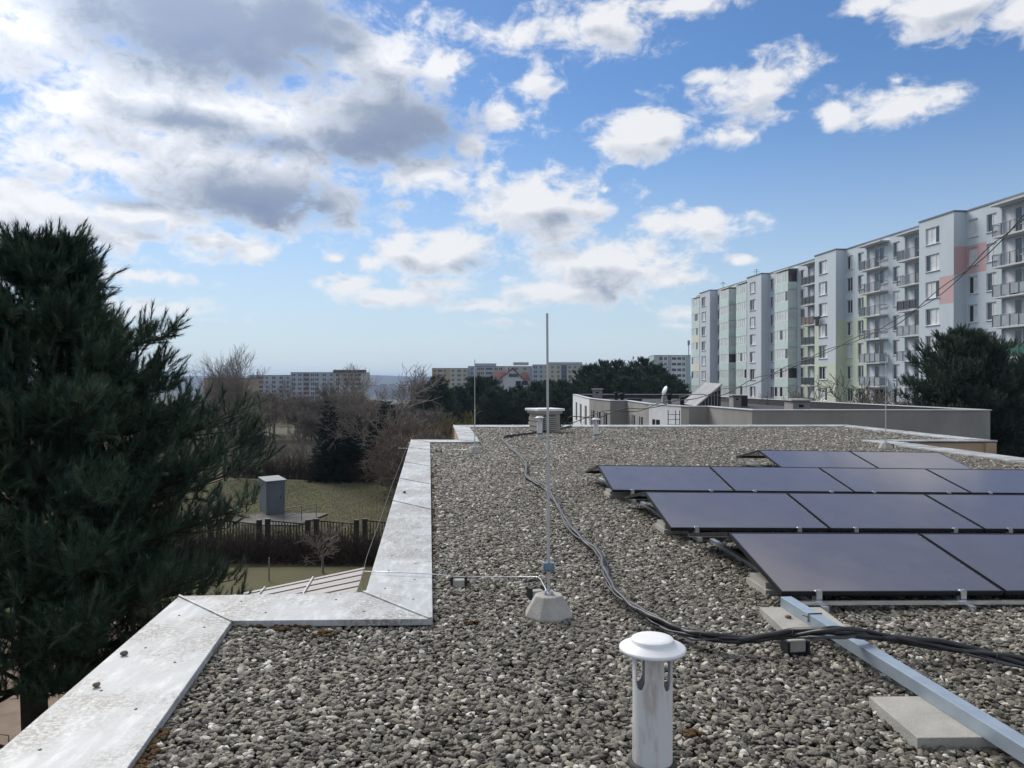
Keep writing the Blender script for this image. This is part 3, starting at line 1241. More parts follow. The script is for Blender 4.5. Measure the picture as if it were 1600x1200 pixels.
    sh.add(f0 + f1, [list(range(n)), list(range(n, 2 * n))[::-1]] + [(i, n + i, n + (i + 1) % n, (i + 1) % n) for i in range(n)])
    so = sh.build('shirt', mat('dark_cloth', (.015, .025, .03), .9))
    so.location = Matrix.Translation(ori) @ Matrix.Rotation(rz, 4, 'Z') @ Vector((S(3) - 3.75, P - .35, zl(8.55)))
    so.rotation_euler = (0, 0, rz)
    tag(so, 'dark shirt hung out to dry on the green and lilac bay of the apartment house', 'shirt')


build_apartments()

# ------------------------------------------------------------------ apartment blocks far off


def far_block(name, label, cat, x0, x1, ytop, d, floors, cols, depth=14, rot=0.0, base=-24.0, fh=2.75, roofkind=None, zt=None):
    """block whose front spans photo columns x0..x1 at depth d; cols: list of (share, wall material, kind)"""
    a = px(x0, ytop, d)
    w = (x1 - x0) / FPX * d
    top = zt if zt is not None else a.z
    b = empty(name, (a.x, a.y, base), rot, label, cat)
    H = top - base
    tot = sum(c[0] for c in cols)
    x = 0.0
    bymat = {}
    wl = []
    for (sh, m, kind) in cols:
        cw = w * sh / tot
        bymat.setdefault(m.name, (m, []))[1].append((x, x + cw))
        wl.append((x, x + cw, kind))
        x += cw
    for mn, (m, spans) in bymat.items():
        mb = MB()
        for (p, q) in spans:
            mb.face([(p, 0, 0), (q, 0, 0), (q, 0, H), (p, 0, H)])
        if mn == cols[-1][1].name:
            mb.face([(w, 0, 0), (w, depth, 0), (w, depth, H), (w, 0, H)])
        if mn == cols[0][1].name:
            mb.face([(0, depth, 0), (0, 0, 0), (0, 0, H), (0, depth, H)])
            mb.face([(w, depth, 0), (0, depth, 0), (0, depth, H), (w, depth, H)])
        mb.build('wall', m, b)
    mb = MB()
    mb.box((0, 0, H), (w, depth, H + .35))
    mb.build('roof', roofkind or M_TRIM, b)
    ww, wh = 1.9, 1.5
    fm = MB()
    fm.box((0, -.06, 0), (ww, .02, wh), 0)
    fm.box((ww * .46, -.08, 0), (ww * .54, -.06, wh), 1)
    wme = fm.mesh('window', [M_GLASS, M_WFRAME])
    fb = MB()
    fb.box((0, -.06, .95), (1.0, .02, 2.2), 0)
    bme = fb.mesh('balcony_window', [M_GLASS])
    for (p, q, kind) in wl:
        for k in range(floors):
            z = H - .55 - wh - k * fh
            if kind == 'w':
                inst('window', wme, b, ((p + q) / 2 - ww / 2, 0, z))
            elif kind == 'ww':
                inst('window', wme, b, (p + (q - p) * .28 - ww / 2, 0, z))
                inst('window', wme, b, (p + (q - p) * .72 - ww / 2, 0, z))
            elif kind == 'n':
                inst('window', wme, b, ((p + q) / 2 - ww * .32, 0, z), scale=(.65, 1, 1))
            elif kind == 'b':
                inst('window', bme, b, (p + (q - p) * .1, 0, z - .8), scale=((q - p) * .8, 1, 1))
    return b


M_FW = mat('far_grey_paint', (.40, .43, .47), .9, var=.05, vscale=.05)
M_FR = mat('far_rose_paint', (.34, .275, .28), .9)
M_FW2 = mat('far_pale_paint', (.46, .47, .45), .9)
M_FY = mat('far_ochre_paint', (.42, .345, .21), .9, var=.05, vscale=.05)
M_FC = mat('far_cream_paint', (.45, .43, .355), .9, var=.05, vscale=.05)
M_FB = mat('far_blue_paint', (.36, .41, .46), .9)
M_FD = mat('far_dark_blue_paint', (.10, .13, .17), .9)
M_FBE = mat('far_beige_paint', (.36, .29, .19), .9)
M_REDR = mat('red_roof_tiles', (.105, .020, .017), .85, var=.15, vscale=.4)
M_TURQ = mat('turquoise_paint', (.42, .52, .51), .9)
M_REDF = mat('dark_red_flashing', (.12, .05, .045), .8)

far_block('apartment_block', 'pale grey apartment block with rose balcony columns, seen over the garden between bare trees', 'building', 388, 454, 587, 470, 8,
          [(1, M_FW, 'w'), (1.1, M_FR, 'b'), (.9, M_FW, 'n'), (1, M_FW, 'w'), (1, M_FW, 'w'), (.8, M_FW, 'n')])
far_block('apartment_block', 'taller grey apartment block with red roof edge at its right end and one rose column', 'building', 454, 571, 582.5, 462, 9,
          [(1, M_FW, 'w'), (1, M_FW, 'w'), (1.1, M_FR, 'b'), (1.6, M_FW, 'ww'), (1.5, M_FW, 'w'), (.8, M_FW, 'n'), (1.2, M_FW2, 'w'), (1.2, M_FW2, 'w'), (.9, M_FW2, 'n'), (1.2, M_FW2, 'b'), (.6, M_FW2, '')])
mb = MB()
mb.prism([(0, -.6), (17.5, -.6), (17.5, 12), (0, 12)], [0, 0, 0, 0], [1.4, 1.4, 1.6, 1.6])
p0 = px(521, 582.5, 461.5)
o = mb.build('roof_cladding', M_REDF)
o.location = (p0.x, p0.y, p0.z + .36)
tag(o, 'dark red roof storey on the right end of the grey apartment block', 'roof')
far_block('beige_building', 'plain beige windowless building end behind the tall bare tree', 'building', 318, 388, 592, 330, 0, [(1, M_FBE, '')], roofkind=M_REDF)
far_block('ochre_apartment_block', 'ochre and cream apartment block, leftmost of the row behind the pines', 'building', 675, 730, 576, 468, 9,
          [(.9, M_FY, 'n'), (1.0, M_FC, 'b'), (.8, M_FY, 'n'), (.5, M_FY, ''), (1, M_FC, 'n'), (1.1, M_FC, 'w'), (.9, M_FC, 'n')])
far_block('blue_apartment_block', 'pale blue and cream apartment block right of the ochre one, with a dark roof rim', 'building', 731, 840, 573, 474, 9,
          [(1, M_FB, 'n'), (1, M_FC, 'ww'), (1, M_FB, 'b'), (1.2, M_FC, 'ww'), (1, M_FC, 'w'), (1, M_FC, 'w'), (1, M_FC, 'w'), (1, M_FB, 'n')])
far_block('cream_apartment_block', 'cream apartment block with one dark balcony column at the right end of the far row', 'building', 832, 912, 570.5, 466, 9,
          [(1, M_FB, 'w'), (1, M_FB, 'n'), (1, M_FC, 'n'), (1.1, M_FC, 'n'), (1, M_FC, 'n'), (1.0, M_FD, 'b'), (1, M_FC, 'n'), (1, M_FC, 'n'), (1, M_FC, 'n')])
for (x0, x1, y, d, lab) in ((742, 775, 573, 478, 'low grey lift housing on the blue apartment block roof, left one'), (802, 826, 569.5, 478, 'low grey lift housing on the middle of the far apartment roofs'),
                            (857, 910, 569.5, 470, 'low grey roof storey on the cream apartment block')):
    a, c = px(x0, y, d), px(x1, y, d)
    mb = MB()
    mb.prism([(0, 0), (c.x - a.x, 0), (c.x - a.x, 8), (0, 8)], 0, [1.7, 1.7, 2.0, 2.0])
    o = mb.build('roof_housing', M_FW)
    o.location = (a.x, a.y + 1, a.z + .36 if y > 570 else a.z - .3)
    tag(o, lab, 'roof housing')


def red_house():
    d = 300.0
    c = px(800, 600, d)
    b = empty('red_roofed_house', (c.x, c.y, -18), 0, 'white and pink gabled house with a red tiled roof above the pines', 'house')
    z = lambda y: px(0, y, d).z + 18
    X = lambda x: (x - 800) / FPX * d
    M_HW = mat('house_white', (.55, .57, .62), .9)
    M_HP = mat('house_pink', (.50, .40, .41), .9)
    mb = MB()
    g = [(X(772), 0, 0), (X(828), 0, 0), (X(828), 0, z(603)), (X(801), 0, z(576)), (X(772), 0, z(600))]
    mb.add(g + [(p[0], 10, p[2]) for p in g], [(0, 1, 2, 3, 4), (9, 8, 7, 6, 5), (1, 6, 7, 2), (0, 4, 9, 5)])
    mb.build('gable_wall', M_HW, b)
    mb = MB()
    mb.face([(X(812), -.05, z(598)), (X(828), -.05, z(603)), (X(828), -.05, z(612)), (X(812), -.05, z(612))])
    mb.face([(X(772.5), -.05, z(594)), (X(786), -.05, z(590)), (X(786), -.05, z(612)), (X(772.5), -.05, z(612))])
    mb.build('pink_wall_band', M_HP, b)
    rf = MB()
    for (xa, ya, xb, yb) in ((801, 575, 829.5, 604), (771, 601, 801, 575)):
        rf.prism([(X(xa), -.6), (X(xb), -.6), (X(xb), 12), (X(xa), 12)], [z(ya) - .1, z(yb) - .1, z(yb) - .1, z(ya) - .1], [z(ya) + .3, z(yb) + .12, z(yb) + .12, z(ya) + .12])
    rf.face([(X(768.5), 3, z(589)), (X(787), 3, z(589)), (X(796), 8, z(578.5)), (X(771), 8, z(580))])
    rf.face([(X(817), 3, z(594)), (X(829), 3, z(596)), (X(826), 8, z(583)), (X(813), 8, z(583))])
    rf.build('tiled_roof', M_REDR, b)
    ch = MB()
    ch.box((X(790), 4, z(585)), (X(793), 6, z(572)))
    ch.build('chimney', M_HW, b)
    w = MB()
    w.box((0, -.12, 0), (1.0, .02, 1.3))
    wm = w.mesh('window', M_GLASS)
    for x in (797, 800, 804, 808):
        inst('window', wm, b, (X(x) - .5, 0, z(589)))
    for x in (808, 811, 817, 822):
        inst('window', wm, b, (X(x) - .5, -.06, z(601.5)), scale=(1.2, 1, 1.2))
    tw = MB()
    tw.box((0, 3, 0), (.6, 9, z(588)))
    t = tw.build('side_wall', M_HP, b)
    t.location = (X(769.5), 0, 0)


red_house()

# the white estate behind the long apartment house
far_block('turquoise_apartment_house', 'white and turquoise apartment house far behind, left of the long apartment house', 'building', 1022, 1079, 556, 372, 8,
          [(1, M_TURQ, ''), (.8, M_FW2, 'b'), (1, M_WALLW, 'n'), (.7, M_FW, ''), (1.1, M_WALLW, 'b'), (1, M_WALLW, 'b'), (.8, M_WALLW, 'n'), (1, M_TURQ, '')], rot=R(-62) * 0)
far_block('white_apartment_house', 'narrow white apartment house showing above the dark pines by the roof masts', 'building', 1005, 1022, 563, 430, 6, [(1, M_WALLW, 'n'), (1, M_WALLW, 'b')])
far_block('distant_tower_block', 'small white tower block just above the pine tops, below the phone masts', 'building', 982, 993, 568, 560, 4, [(1, M_WALLW, 'n'), (1, M_FW, '')])
for (x, y0, y1, d, lab) in ((989.5, 568, 557, 562, 'pale phone mast on the roof of the small white tower block'), (997, 566, 557, 562, 'pale phone mast right of the small white tower block'),
                            (1004, 565, 557, 562, 'third pale mast just left of the narrow white apartment house'), (1076, 552, 532, 374, 'phone mast with aerials standing on the turquoise apartment house')):
    a, c = px(x, y0, d), px(x, y1, d)
    mb = MB()
    mb.tube([(0, 0, -3), (0, 0, c.z - a.z)], .22, 6)
    mb.box((-.55, -.3, (c.z - a.z) * .6), (-.2, .3, c.z - a.z))
    mb.box((.2, -.3, (c.z - a.z) * .65), (.55, .3, c.z - a.z))
    o = mb.build('phone_mast', M_FW)
    o.location = a
    tag(o, lab, 'mast')

# town far down the valley
rng = random.Random(4)
tm = [mat('town_grey_render', (.27, .27, .28), .9), mat('town_buff_render', (.30, .28, .25), .9), mat('town_pale_render', (.36, .36, .36), .9)]
for i in range(26):
    x = 572 + rng.random() * 95
    d = 1500 + rng.random() * 1300
    p = px(x, 600 + rng.random() * 8, d)
    w, h = 10 + rng.random() * 18, 8 + rng.random() * 12
    mb = MB()
    mb.box((-w / 2, 0, -42 - p.z), (w / 2, 14, 0), 0)
    mb.box((-w / 2 - .3, -.3, 0), (w / 2 + .3, 14.3, .8), 1)
    for k in range(3):
        mb.box((-w * .46, -.2, -3.5 - k * 3.4), (w * .46, -.01, -2.0 - k * 3.4), 2)
    o = mb.build('town_building', [rng.choice(tm), M_TRIM, M_FW])
    o.location = p
    tag(o, 'tiny pale building of the town far down in the valley', 'building', 'town buildings in the valley')

# ------------------------------------------------------------------ the pavilion beyond our roof


def build_pavilion():
    zt, zb = .12, -6.6
    ori = Vector((15, 60, zb))
    b = empty('pavilion_building', ori, 0, 'low grey stepped flat-roofed pavilion with black roof standing behind our gravel roof', 'building')
    path = [(20.3, 87), (6.9, 87), (6.75, 67), (7.6, 59.4), (8.9, 59.4), (9.15, 51.3), (10.3, 46.8), (10.6, 46), (11.75, 46), (12.6, 40.3), (25.1, 40.3), (21, 68)]
    matsec = [M_GREYR, M_WHITER, M_GREYR, M_GREYR, M_GREYR, M_WHITER, M_GREYR, M_GREYR, M_GREYR, M_GREYR, M_GREYR, M_GREYR]
    pts = [Vector(p) for p in path]
    n = len(pts)
    th = .28

    def inset(i, t):
        a, c, e = pts[i - 1], pts[i], pts[(i + 1) % n]
        d1, d2 = (c - a).normalized(), (e - c).normalized()
        n1, n2 = Vector((-d1.y, d1.x)), Vector((-d2.y, d2.x))
        m = (n1 + n2)
        if m.length < 1e-4:
            m = n1
        m.normalize()
        return c + m * t / max(.35, m.dot(n1))
    ins = [inset(i, th) for i in range(n)]
    outl = [inset(i, -.05) for i in range(n)]
    inl = [inset(i, th + .03) for i in range(n)]
    L_ = lambda p: (p[0] - ori.x, p[1] - ori.y)
    H = zt - zb
    for i in range(n):
        j = (i + 1) % n
        mb = MB()
        a, c = L_(pts[i]), L_(pts[j])
        mb.face([(*a, 0), (*c, 0), (*c, H), (*a, H)], 0)
        a2, c2 = L_(ins[i]), L_(ins[j])
        mb.face([(*c2, H - .55), (*a2, H - .55), (*a2, H), (*c2, H)], 1)
        mb.build('wall', [matsec[i], M_BITU], b)
        cp = MB()
        q = [L_(outl[i]), L_(outl[j]), L_(inl[j]), L_(inl[i])]
        cp.prism(q, H + .002, H + .05)
        cp.build('coping_strip', M_ALUP, b)
    mb = MB()
    mb.face([(*L_(p), H - .45) for p in ins])
    mb.build('roof', M_BITU, b)
    # tall windows in the walls that face left
    wf = MB()
    wf.box((0, -.02, 0), (1, .03, 1.9), 0)
    wf.box((.46, -.04, 0), (.54, -.021, 1.9), 1)
    wf.box((-.05, -.05, -.06), (1.05, .03, -.003), 1)
    wme = wf.mesh('window', [M_GLASS, M_WFRAME])

    def wins(i, ts, z, w, h=1.0):
        a, c = pts[i], pts[(i + 1) % n]
        d = (c - a).normalized()
        for t in ts:
            p = a.lerp(c, t)
            o = inst('window', wme, b, (p.x - ori.x, p.y - ori.y, z - zb), (0, 0, math.atan2(d.y, d.x)), (w, 1, h))
    wins(1, (.22, .5, .78), -2.5, 1.8)
    wins(2, (.12, .42, .72), -2.75, 1.1, 1.0)
    wins(4, (.25, .6), -2.75, 1.2)
    wins(5, (.12,), -2.75, 1.1)
    # roof furniture

    def box_thing(name, label, cat, x0, x1, y0, y1, d, dep, m, rz=-U, cap=True, hole=False):
        a, c = px(x0, y1, d), px(x1, y0, d)
        w, h = c.x - a.x, c.z - a.z
        t = empty(name, (a.x, a.y, a.z), rz, label, cat)
        mb = MB()
        mb.box((0, 0, -.35), (w, dep, h - .09 if cap else h))
        mb.build('shaft', m, t)
        if cap:
            k = MB()
            k.box((-.12, -.12, h - .088), (w + .12, dep + .12, h))
            k.build('cap', M_CONC, t)
        if hole:
            k = MB()
            k.box((w * .35, -.015, h * .38), (w * .62, .01, h * .58))
            k.build('vent_opening', M_DARK, t)
        return t
    box_thing('roof_chimney', 'squat rendered chimney with dark vent opening, on the pavilion roof before the bare trees', 'chimney', 1239, 1265, 624, 644, 43.5, 2.0, M_GREYR, hole=True)
    box_thing('roof_chimney', 'low rendered chimney right of the slanted roof hatch on the black pavilion roof', 'chimney', 1146, 1158, 617, 630, 58, 1.8, M_GREYR, hole=True)
    box_thing('roof_vent_box', 'black metal box behind the chimney near the slanted roof hatch', 'vent box', 1157, 1168, 618, 629, 60, 1.4, M_BITU, cap=False)
    box_thing('roof_chimney', 'small rendered chimney at the far left edge of the pavilion roof', 'chimney', 926, 941, 607.5, 619, 82, 1.5, M_GREYR, hole=True)
    box_thing('dish_plinth', 'pale concrete block under the white satellite dish', 'block', 1035, 1042, 619.5, 629, 66, .8, M_CONC, cap=False)
    box_thing('roof_vent_box', 'long low black box lying on the left part of the pavilion roof', 'vent box', 981, 1003, 622.5, 628, 66, 1.2, M_BITU, cap=False)
    for (x, d, lab) in ((963, 74, 'short black vent pipe left on the pavilion roof'), (972, 68, 'second short black vent pipe beside the long black roof box'), (1046, 64, 'short black pipe just right of the satellite dish block'),
                        (1066, 56, 'short black pipe just left of the slanted roof hatch')):
        p = px(x, 625, d)
        mb = MB()
        mb.lathe([(.16, 0), (.16, .75), (.24, .78), (.24, .9), (.001, .95)], sides=12)
        o = mb.build('roof_pipe', M_BITU)
        o.location = (p.x, p.y, -.33)
        tag(o, lab, 'vent pipe')
    # satellite dish seen nearly edge on
    p = px(1038, 610.5, 66)
    t = empty('satellite_dish', p, 0, 'white satellite dish turned almost edge-on on its concrete block', 'satellite dish')
    mb = MB()
    prof = [(.001, .10), (.15, .085), (.3, .045), (.43, -.02), (.44, -.035), (.3, .02), (.15, .06), (.001, .07)]
    mb.lathe(prof, sides=24)
    dish = mb.build('dish', M_CAPW, t)
    dish.rotation_euler = (R(12), R(-70), 0)
    mb = MB()
    mb.tube([(.1, 0, 0), (.12, .05, -.3), (.12, .1, -.55)], .03, 6)
    mb.tube([(.1, 0, -.05), (-.25, -.1, -.25), (-.5, -.1, -.05)], .015, 5)
    mb.build('mount', M_GALV, t)
    # slanted sheet-metal hatch
    t = empty('roof_hatch', (12.2, 50.4, -.33), 0, 'slanted pale sheet-metal roof hatch with a dark boarded end wall', 'roof hatch')
    h = 1.73
    a0, a1 = Vector((0, 0, .33)), Vector((1.55, 0, h))
    b0, b1 = Vector((.55, 6.6, .33)), Vector((2.2, 6.6, h + .05))
    mb = MB()
    mb.add([(0, 0, 0), (1.5, 0, 0), a1 - Vector((.05, 0, .08)), a0, (.55, 6.6, 0), (2.1, 6.6, 0), b1 - Vector((.05, 0, .08)), b0],
           [(0, 1, 2, 3), (1, 5, 6, 2), (5, 4, 7, 6), (4, 0, 3, 7)])
    mb.build('hatch_wall', M_BITU, t)
    mb = MB()
    up = Vector((-.06, 0, .08))
    q = [a0 + Vector((-.12, -.1, -.06)), a1 + Vector((.05, -.1, .02)), b1 + Vector((.05, .1, .02)), b0 + Vector((-.12, .1, -.06))]
    mb.add(q + [p + up for p in q], [(0, 3, 2, 1), (4, 5, 6, 7), (0, 1, 5, 4), (1, 2, 6, 5), (2, 3, 7, 6), (3, 0, 4, 7)])
    for k in range(9):
        s = (k + .5) / 9
        p0, p1 = q[0].lerp(q[3], s) + up * 1.02, q[1].lerp(q[2], s) + up * 1.02
        mb.tube([p0, p1], .03, 4)
    mb.build('hatch_sheet', mat('dull_zinc_sheet', (.36, .37, .39), .7, metal=.1, var=.12, vscale=1.5), t)
    for k in range(6):
        mb = MB()
        x = .25 + k * .2
        mb.box((x, -.05, .05), (x + .05, -.004, .33 + (h - .42) * (x / 1.55)))
        mb.build('batten', M_GREYR, t)
    # ladder against the white wall
    t = empty('ladder', px(1044, 664, 45.2), 0, 'grey steel ladder rising against the white part of the pavilion wall', 'ladder')
    hh = 23 / FPX * 45.2
    ww = 18 / FPX * 45.2
    for x in (0, ww * .65, ww):
        mb = MB()
        mb.tube([(x, 0, -2.2), (x, 0, hh)], .028, 6)
        mb.build('rail', M_RAILG, t)
    for k in range(9):
        mb = MB()
        mb.tube([(0, 0, hh - .25 - k * .3), (ww, 0, hh - .25 - k * .3)], .018, 5)
        mb.build('rung', M_RAILG, t)


M_ALUP = mat('pale_flashing', (.62, .64, .66), .5, var=.08, vscale=1.5)
build_pavilion()


# ------------------------------------------------------------------ vegetation
M_NEEDLE = mat('pine_needles', (.056, .102, .066), .7, col2=(.030, .060, .044), vscale=1.4, spec=.25)
M_NEEDLEL = mat('young_pine_needles', (.105, .150, .095), .7, col2=(.06, .095, .065), vscale=1.4, spec=.25)
M_NEEDLE2 = mat('far_pine_needles', (.095, .130, .092), .8, col2=(.045, .070, .055), vscale=.55, spec=.2)
M_SPRUCE = mat('spruce_needles', (.026, .042, .034), .85, col2=(.016, .028, .024), vscale=.7, spec=.2)
M_BARK = mat('dark_bark', (.040, .032, .027), .95, var=.35, vscale=5, bump=.6, bscale=18)
M_TWIG = mat('brown_twigs', (.19, .170, .152), .95, var=.25, vscale=.8)
M_TWIG2 = mat('grey_brown_twigs', (.21, .185, .165), .95, var=.2, vscale=.8)
M_TWIGR = mat('russet_twigs', (.165, .130, .106), .95, var=.25, vscale=.8)
M_WILLOW = mat('olive_twigs', (.16, .145, .055), .95, var=.25, vscale=.8)
M_HEDGE = mat('dark_hedge_twigs', (.045, .032, .026), .95, var=.35, vscale=1.5)


def seg_arrays(segs, sides=3):
    """tapered prisms for many (p0, p1, r0, r1) at once"""
    A = np.array([[*s[0], *s[1], s[2], s[3]] for s in segs], dtype=np.float64)
    p0, p1, r0, r1 = A[:, 0:3], A[:, 3:6], A[:, 6:7], A[:, 7:8]
    t = p1 - p0
    t /= np.maximum(np.linalg.norm(t, axis=1, keepdims=True), 1e-9)
    ref = np.where(np.abs(t[:, 2:3]) < .9, np.array([[0, 0, 1.0]]), np.array([[1.0, 0, 0]]))
    u = np.cross(t, ref)
    u /= np.linalg.norm(u, axis=1, keepdims=True)
    w = np.cross(t, u)
    vs = []
    for (p, r) in ((p0, r0), (p1, r1)):
        for k in range(sides):
            a = 2 * math.pi * k / sides
            vs.append(p + (u * math.cos(a) + w * math.sin(a)) * r)
    V = np.stack(vs, axis=1)                      # n, 2*sides, 3
    n = len(segs)
    base = (np.arange(n) * 2 * sides)[:, None]
    tri = []
    for k in range(sides):
        k2 = (k + 1) % sides
        tri += [[k, k2, sides + k2], [k, sides + k2, sides + k]]
    T = (base[:, :, None] + np.array(tri)[None]).reshape(-1, 3)
    return V.reshape(-1, 3), T


def tuft_proto(rng, n, shoot, L, w, ang=(22, 55)):
    vs = []
    for i in range(n):
        s = shoot * (i + rng.random()) / n
        a = rng.random() * 2 * math.pi
        th = R(rng.uniform(*ang)) * (1.0 - .45 * s / shoot)
        d = np.array([math.cos(a) * math.sin(th), math.sin(a) * math.sin(th), math.cos(th)])
        q = np.array([-math.sin(a), math.cos(a), 0])
        p = np.array([0, 0, s])
        l = L * rng.uniform(.75, 1.15)
        vs += [p - q * w / 2, p + q * w / 2, p + d * l]
    return np.array(vs)


def place_tufts(protos, pos, dirs, scl, nrng):
    pos, dirs, scl = np.array(pos), np.array(dirs), np.array(scl)
    dirs = dirs / np.linalg.norm(dirs, axis=1, keepdims=True)
    n = len(pos)
    rnd = nrng.normal(size=(n, 3))
    u = np.cross(dirs, rnd)
    u /= np.linalg.norm(u, axis=1, keepdims=True)
    w = np.cross(dirs, u)
    out, tri = [], []
    off = 0
    which = nrng.integers(0, len(protos), n)
    for k, pr in enumerate(protos):
        m = which == k
        if not m.any():
            continue
        B = np.stack([u[m], w[m], dirs[m]], axis=1)           # rows are the axes
        V = np.einsum('vj,njk->nvk', pr, B) * scl[m][:, None, None] + pos[m][:, None, :]
        V = V.reshape(-1, 3)
        out.append(V)
        tri.append(np.arange(len(V)).reshape(-1, 3) + off)
        off += len(V)
    return np.concatenate(out), np.concatenate(tri)


def pine_meshes(seed, H, zc, rad, tr, dz, per, subs, protos, tsc, wood=True, fill=0, rise=.45, dead=0):
    """trunk+limbs mesh and crown mesh. rad(z) crown radius; zc bottom of the crown"""
    rng = random.Random(seed)
    nrng = np.random.default_rng(seed)
    segs = []
    pos, dirs, scl = [], [], []
    nz = 14
    lean = (rng.uniform(-.02, .02), rng.uniform(-.02, .02))
    ax = lambda z: np.array([lean[0] * z + .06 * math.sin(z * .9), lean[1] * z + .05 * math.sin(z * .7 + 1), z])
    for i in range(nz):
        z0, z1 = H * i / nz, H * (i + 1) / nz
        segs.append((ax(z0), ax(z1), tr * (1 - .93 * i / nz), tr * (1 - .93 * (i + 1) / nz)))
    z = zc
    while z < H - .15:
        f = (z - zc) / (H - zc)
        k = per if f < .8 else max(3, per - 2)
        a0 = rng.random() * 6.28
        for j in range(k):
            a = a0 + 6.283 * (j + rng.uniform(-.3, .3)) / k
            r = rad(z) * rng.choice([rng.uniform(.55, .85), rng.uniform(.85, 1.12)])
            if r < .12:
                continue
            zz = z + rng.uniform(-.15, .15) * dz / .45
            s0 = rng.uniform(-.12, .15) + .35 * f
            cv = rise * rng.uniform(.5, 1.3)
            o = ax(zz)

            def P(t):
                return o + np.array([math.cos(a) * r * t, math.sin(a) * r * t, r * (s0 * t + cv * t * t * .6)])
            np_ = 5
            for q in range(np_):
                segs.append((P(q / np_), P((q + 1) / np_), .010 + .011 * r * (1 - q / np_), .010 + .011 * r * (1 - (q + 1) / np_)))
            for q in range(subs):
                t = .22 + .78 * (q + rng.random() * .7) / subs
                base = P(min(t, 1))
                side = 1 if q % 2 else -1
                aa = a + side * rng.uniform(.35, 1.15) * (1.15 - t)
                l = (.16 + .42 * (1 - t)) * r * rng.uniform(.6, 1.1) + .10 * tsc
                up = rng.uniform(.10, .75)
                d = np.array([math.cos(aa), math.sin(aa), up])
                d /= np.linalg.norm(d)
                tip = base + d * l
                segs.append((base, tip, .008, .005))
                m = max(1, int(l / (.13 * tsc)))
                for g in range(m):
                    pp = base + d * l * (g + .6) / m
                    e = d * .45 + nrng.normal(size=3) * .55 + np.array([0, 0, .55])
                    pos.append(pp)
                    dirs.append(e)
                    scl.append(tsc * rng.uniform(.7, 1.1))
                for g in range(2):
                    e = d * .45 + nrng.normal(size=3) * .30 + np.array([0, 0, .85])
                    pos.append(tip + nrng.normal(size=3) * .04 * tsc)
                    dirs.append(e)
                    scl.append(tsc * rng.uniform(.85, 1.3))
        z += dz * rng.uniform(.8, 1.2)
    # leader
    for g in range(6):
        pos.append(ax(H - .1 - .1 * g))
        dirs.append(np.array([0, 0, 1.0]) + nrng.normal(size=3) * .25)
        scl.append(tsc * 1.2)
    # bare dead boughs below the crown
    for g in range(dead):
        a = rng.uniform(-1.25, 1.0) if g < dead * .7 else rng.random() * 6.28
        zz = zc - rng.uniform(-.15, 1.6)
        o = ax(zz)
        l = rng.uniform(1.3, 3.2)
        p = o.copy()
        d = np.array([math.cos(a), math.sin(a), rng.uniform(-.15, .25)])
        for q in range(6):
            d = d + nrng.normal(size=3) * .10
            d /= np.linalg.norm(d)
            p2 = p + d * l / 6
            segs.append((p, p2, .030 * (1 - q / 6.5), .030 * (1 - (q + 1) / 6.5)))
            for h in range(3):
                e = d + nrng.normal(size=3) * .7 + np.array([0, 0, -.15])
                e /= np.linalg.norm(e)
                ll = rng.uniform(.25, .8)
                mid = p2 + e * ll * .5
                e2 = e + nrng.normal(size=3) * .35
                segs.append((p2, mid, .009, .006))
                segs.append((mid, mid + e2 * ll * .5, .006, .003))
            p = p2
    tv, tt = seg_arrays(segs, 5)
    trunk = raw_mesh('trunk', tv, tt, M_BARK, True)
    cv_, ct = place_tufts(protos, pos, dirs, scl, nrng)
    return trunk, cv_, ct, len(pos)


def pine_thing(name, label, meshes, crown_mat, loc, rz=0.0, sc=1.0, group=None):
    t = empty(name, loc, rz, label, 'pine tree', group)
    t.scale = (sc, sc, sc)
    inst('trunk', meshes[0], t)
    inst('crown', meshes[1], t)
    return t


def crown_profile(pts):
    zs = [p[0] for p in pts]
    rs = [p[1] for p in pts]
    return lambda z: float(np.interp(z, zs, rs))


def new_growth(me, per):
    # some brushes are this year's paler growth
    n = len(me.polygons)
    r = np.random.default_rng(4)
    k = (r.random(n // per + 1) < .30).astype(np.int32)
    me.polygons.foreach_set('material_index', np.repeat(k, per)[:n])
    me.update()


def near_pine():
    rng = random.Random(21)
    protos = [tuft_proto(rng, 60, .20, .125, .0085, (28, 68)) for _ in range(4)] + [tuft_proto(rng, 70, .34, .10, .0085, (22, 52)) for _ in range(2)]
    H = 9.95
    prof = crown_profile([(4.0, 1.9), (4.6, 2.2), (5.4, 2.5), (6.2, 2.5), (6.8, 2.25), (7.3, 1.85), (7.7, 1.5), (8.2, 1.2), (8.8, .9), (9.3, .55), (9.95, .10)])
    t, cv, ct, n = pine_meshes(5, H, 4.45, prof, .27, .35, 9, 19, protos, 1.0, rise=.22, dead=22)
    crown = raw_mesh('crown', cv, ct, [M_NEEDLE, M_NEEDLEL])
    new_growth(crown, 180)
    print('near pine tufts', n, 'tris', len(ct))
    pine_thing('pine_tree', 'large dark pine close by on the left, its crown higher than the roof', (t, crown), M_NEEDLE, (-6.05, 9.7, -6.6), R(15))


near_pine()


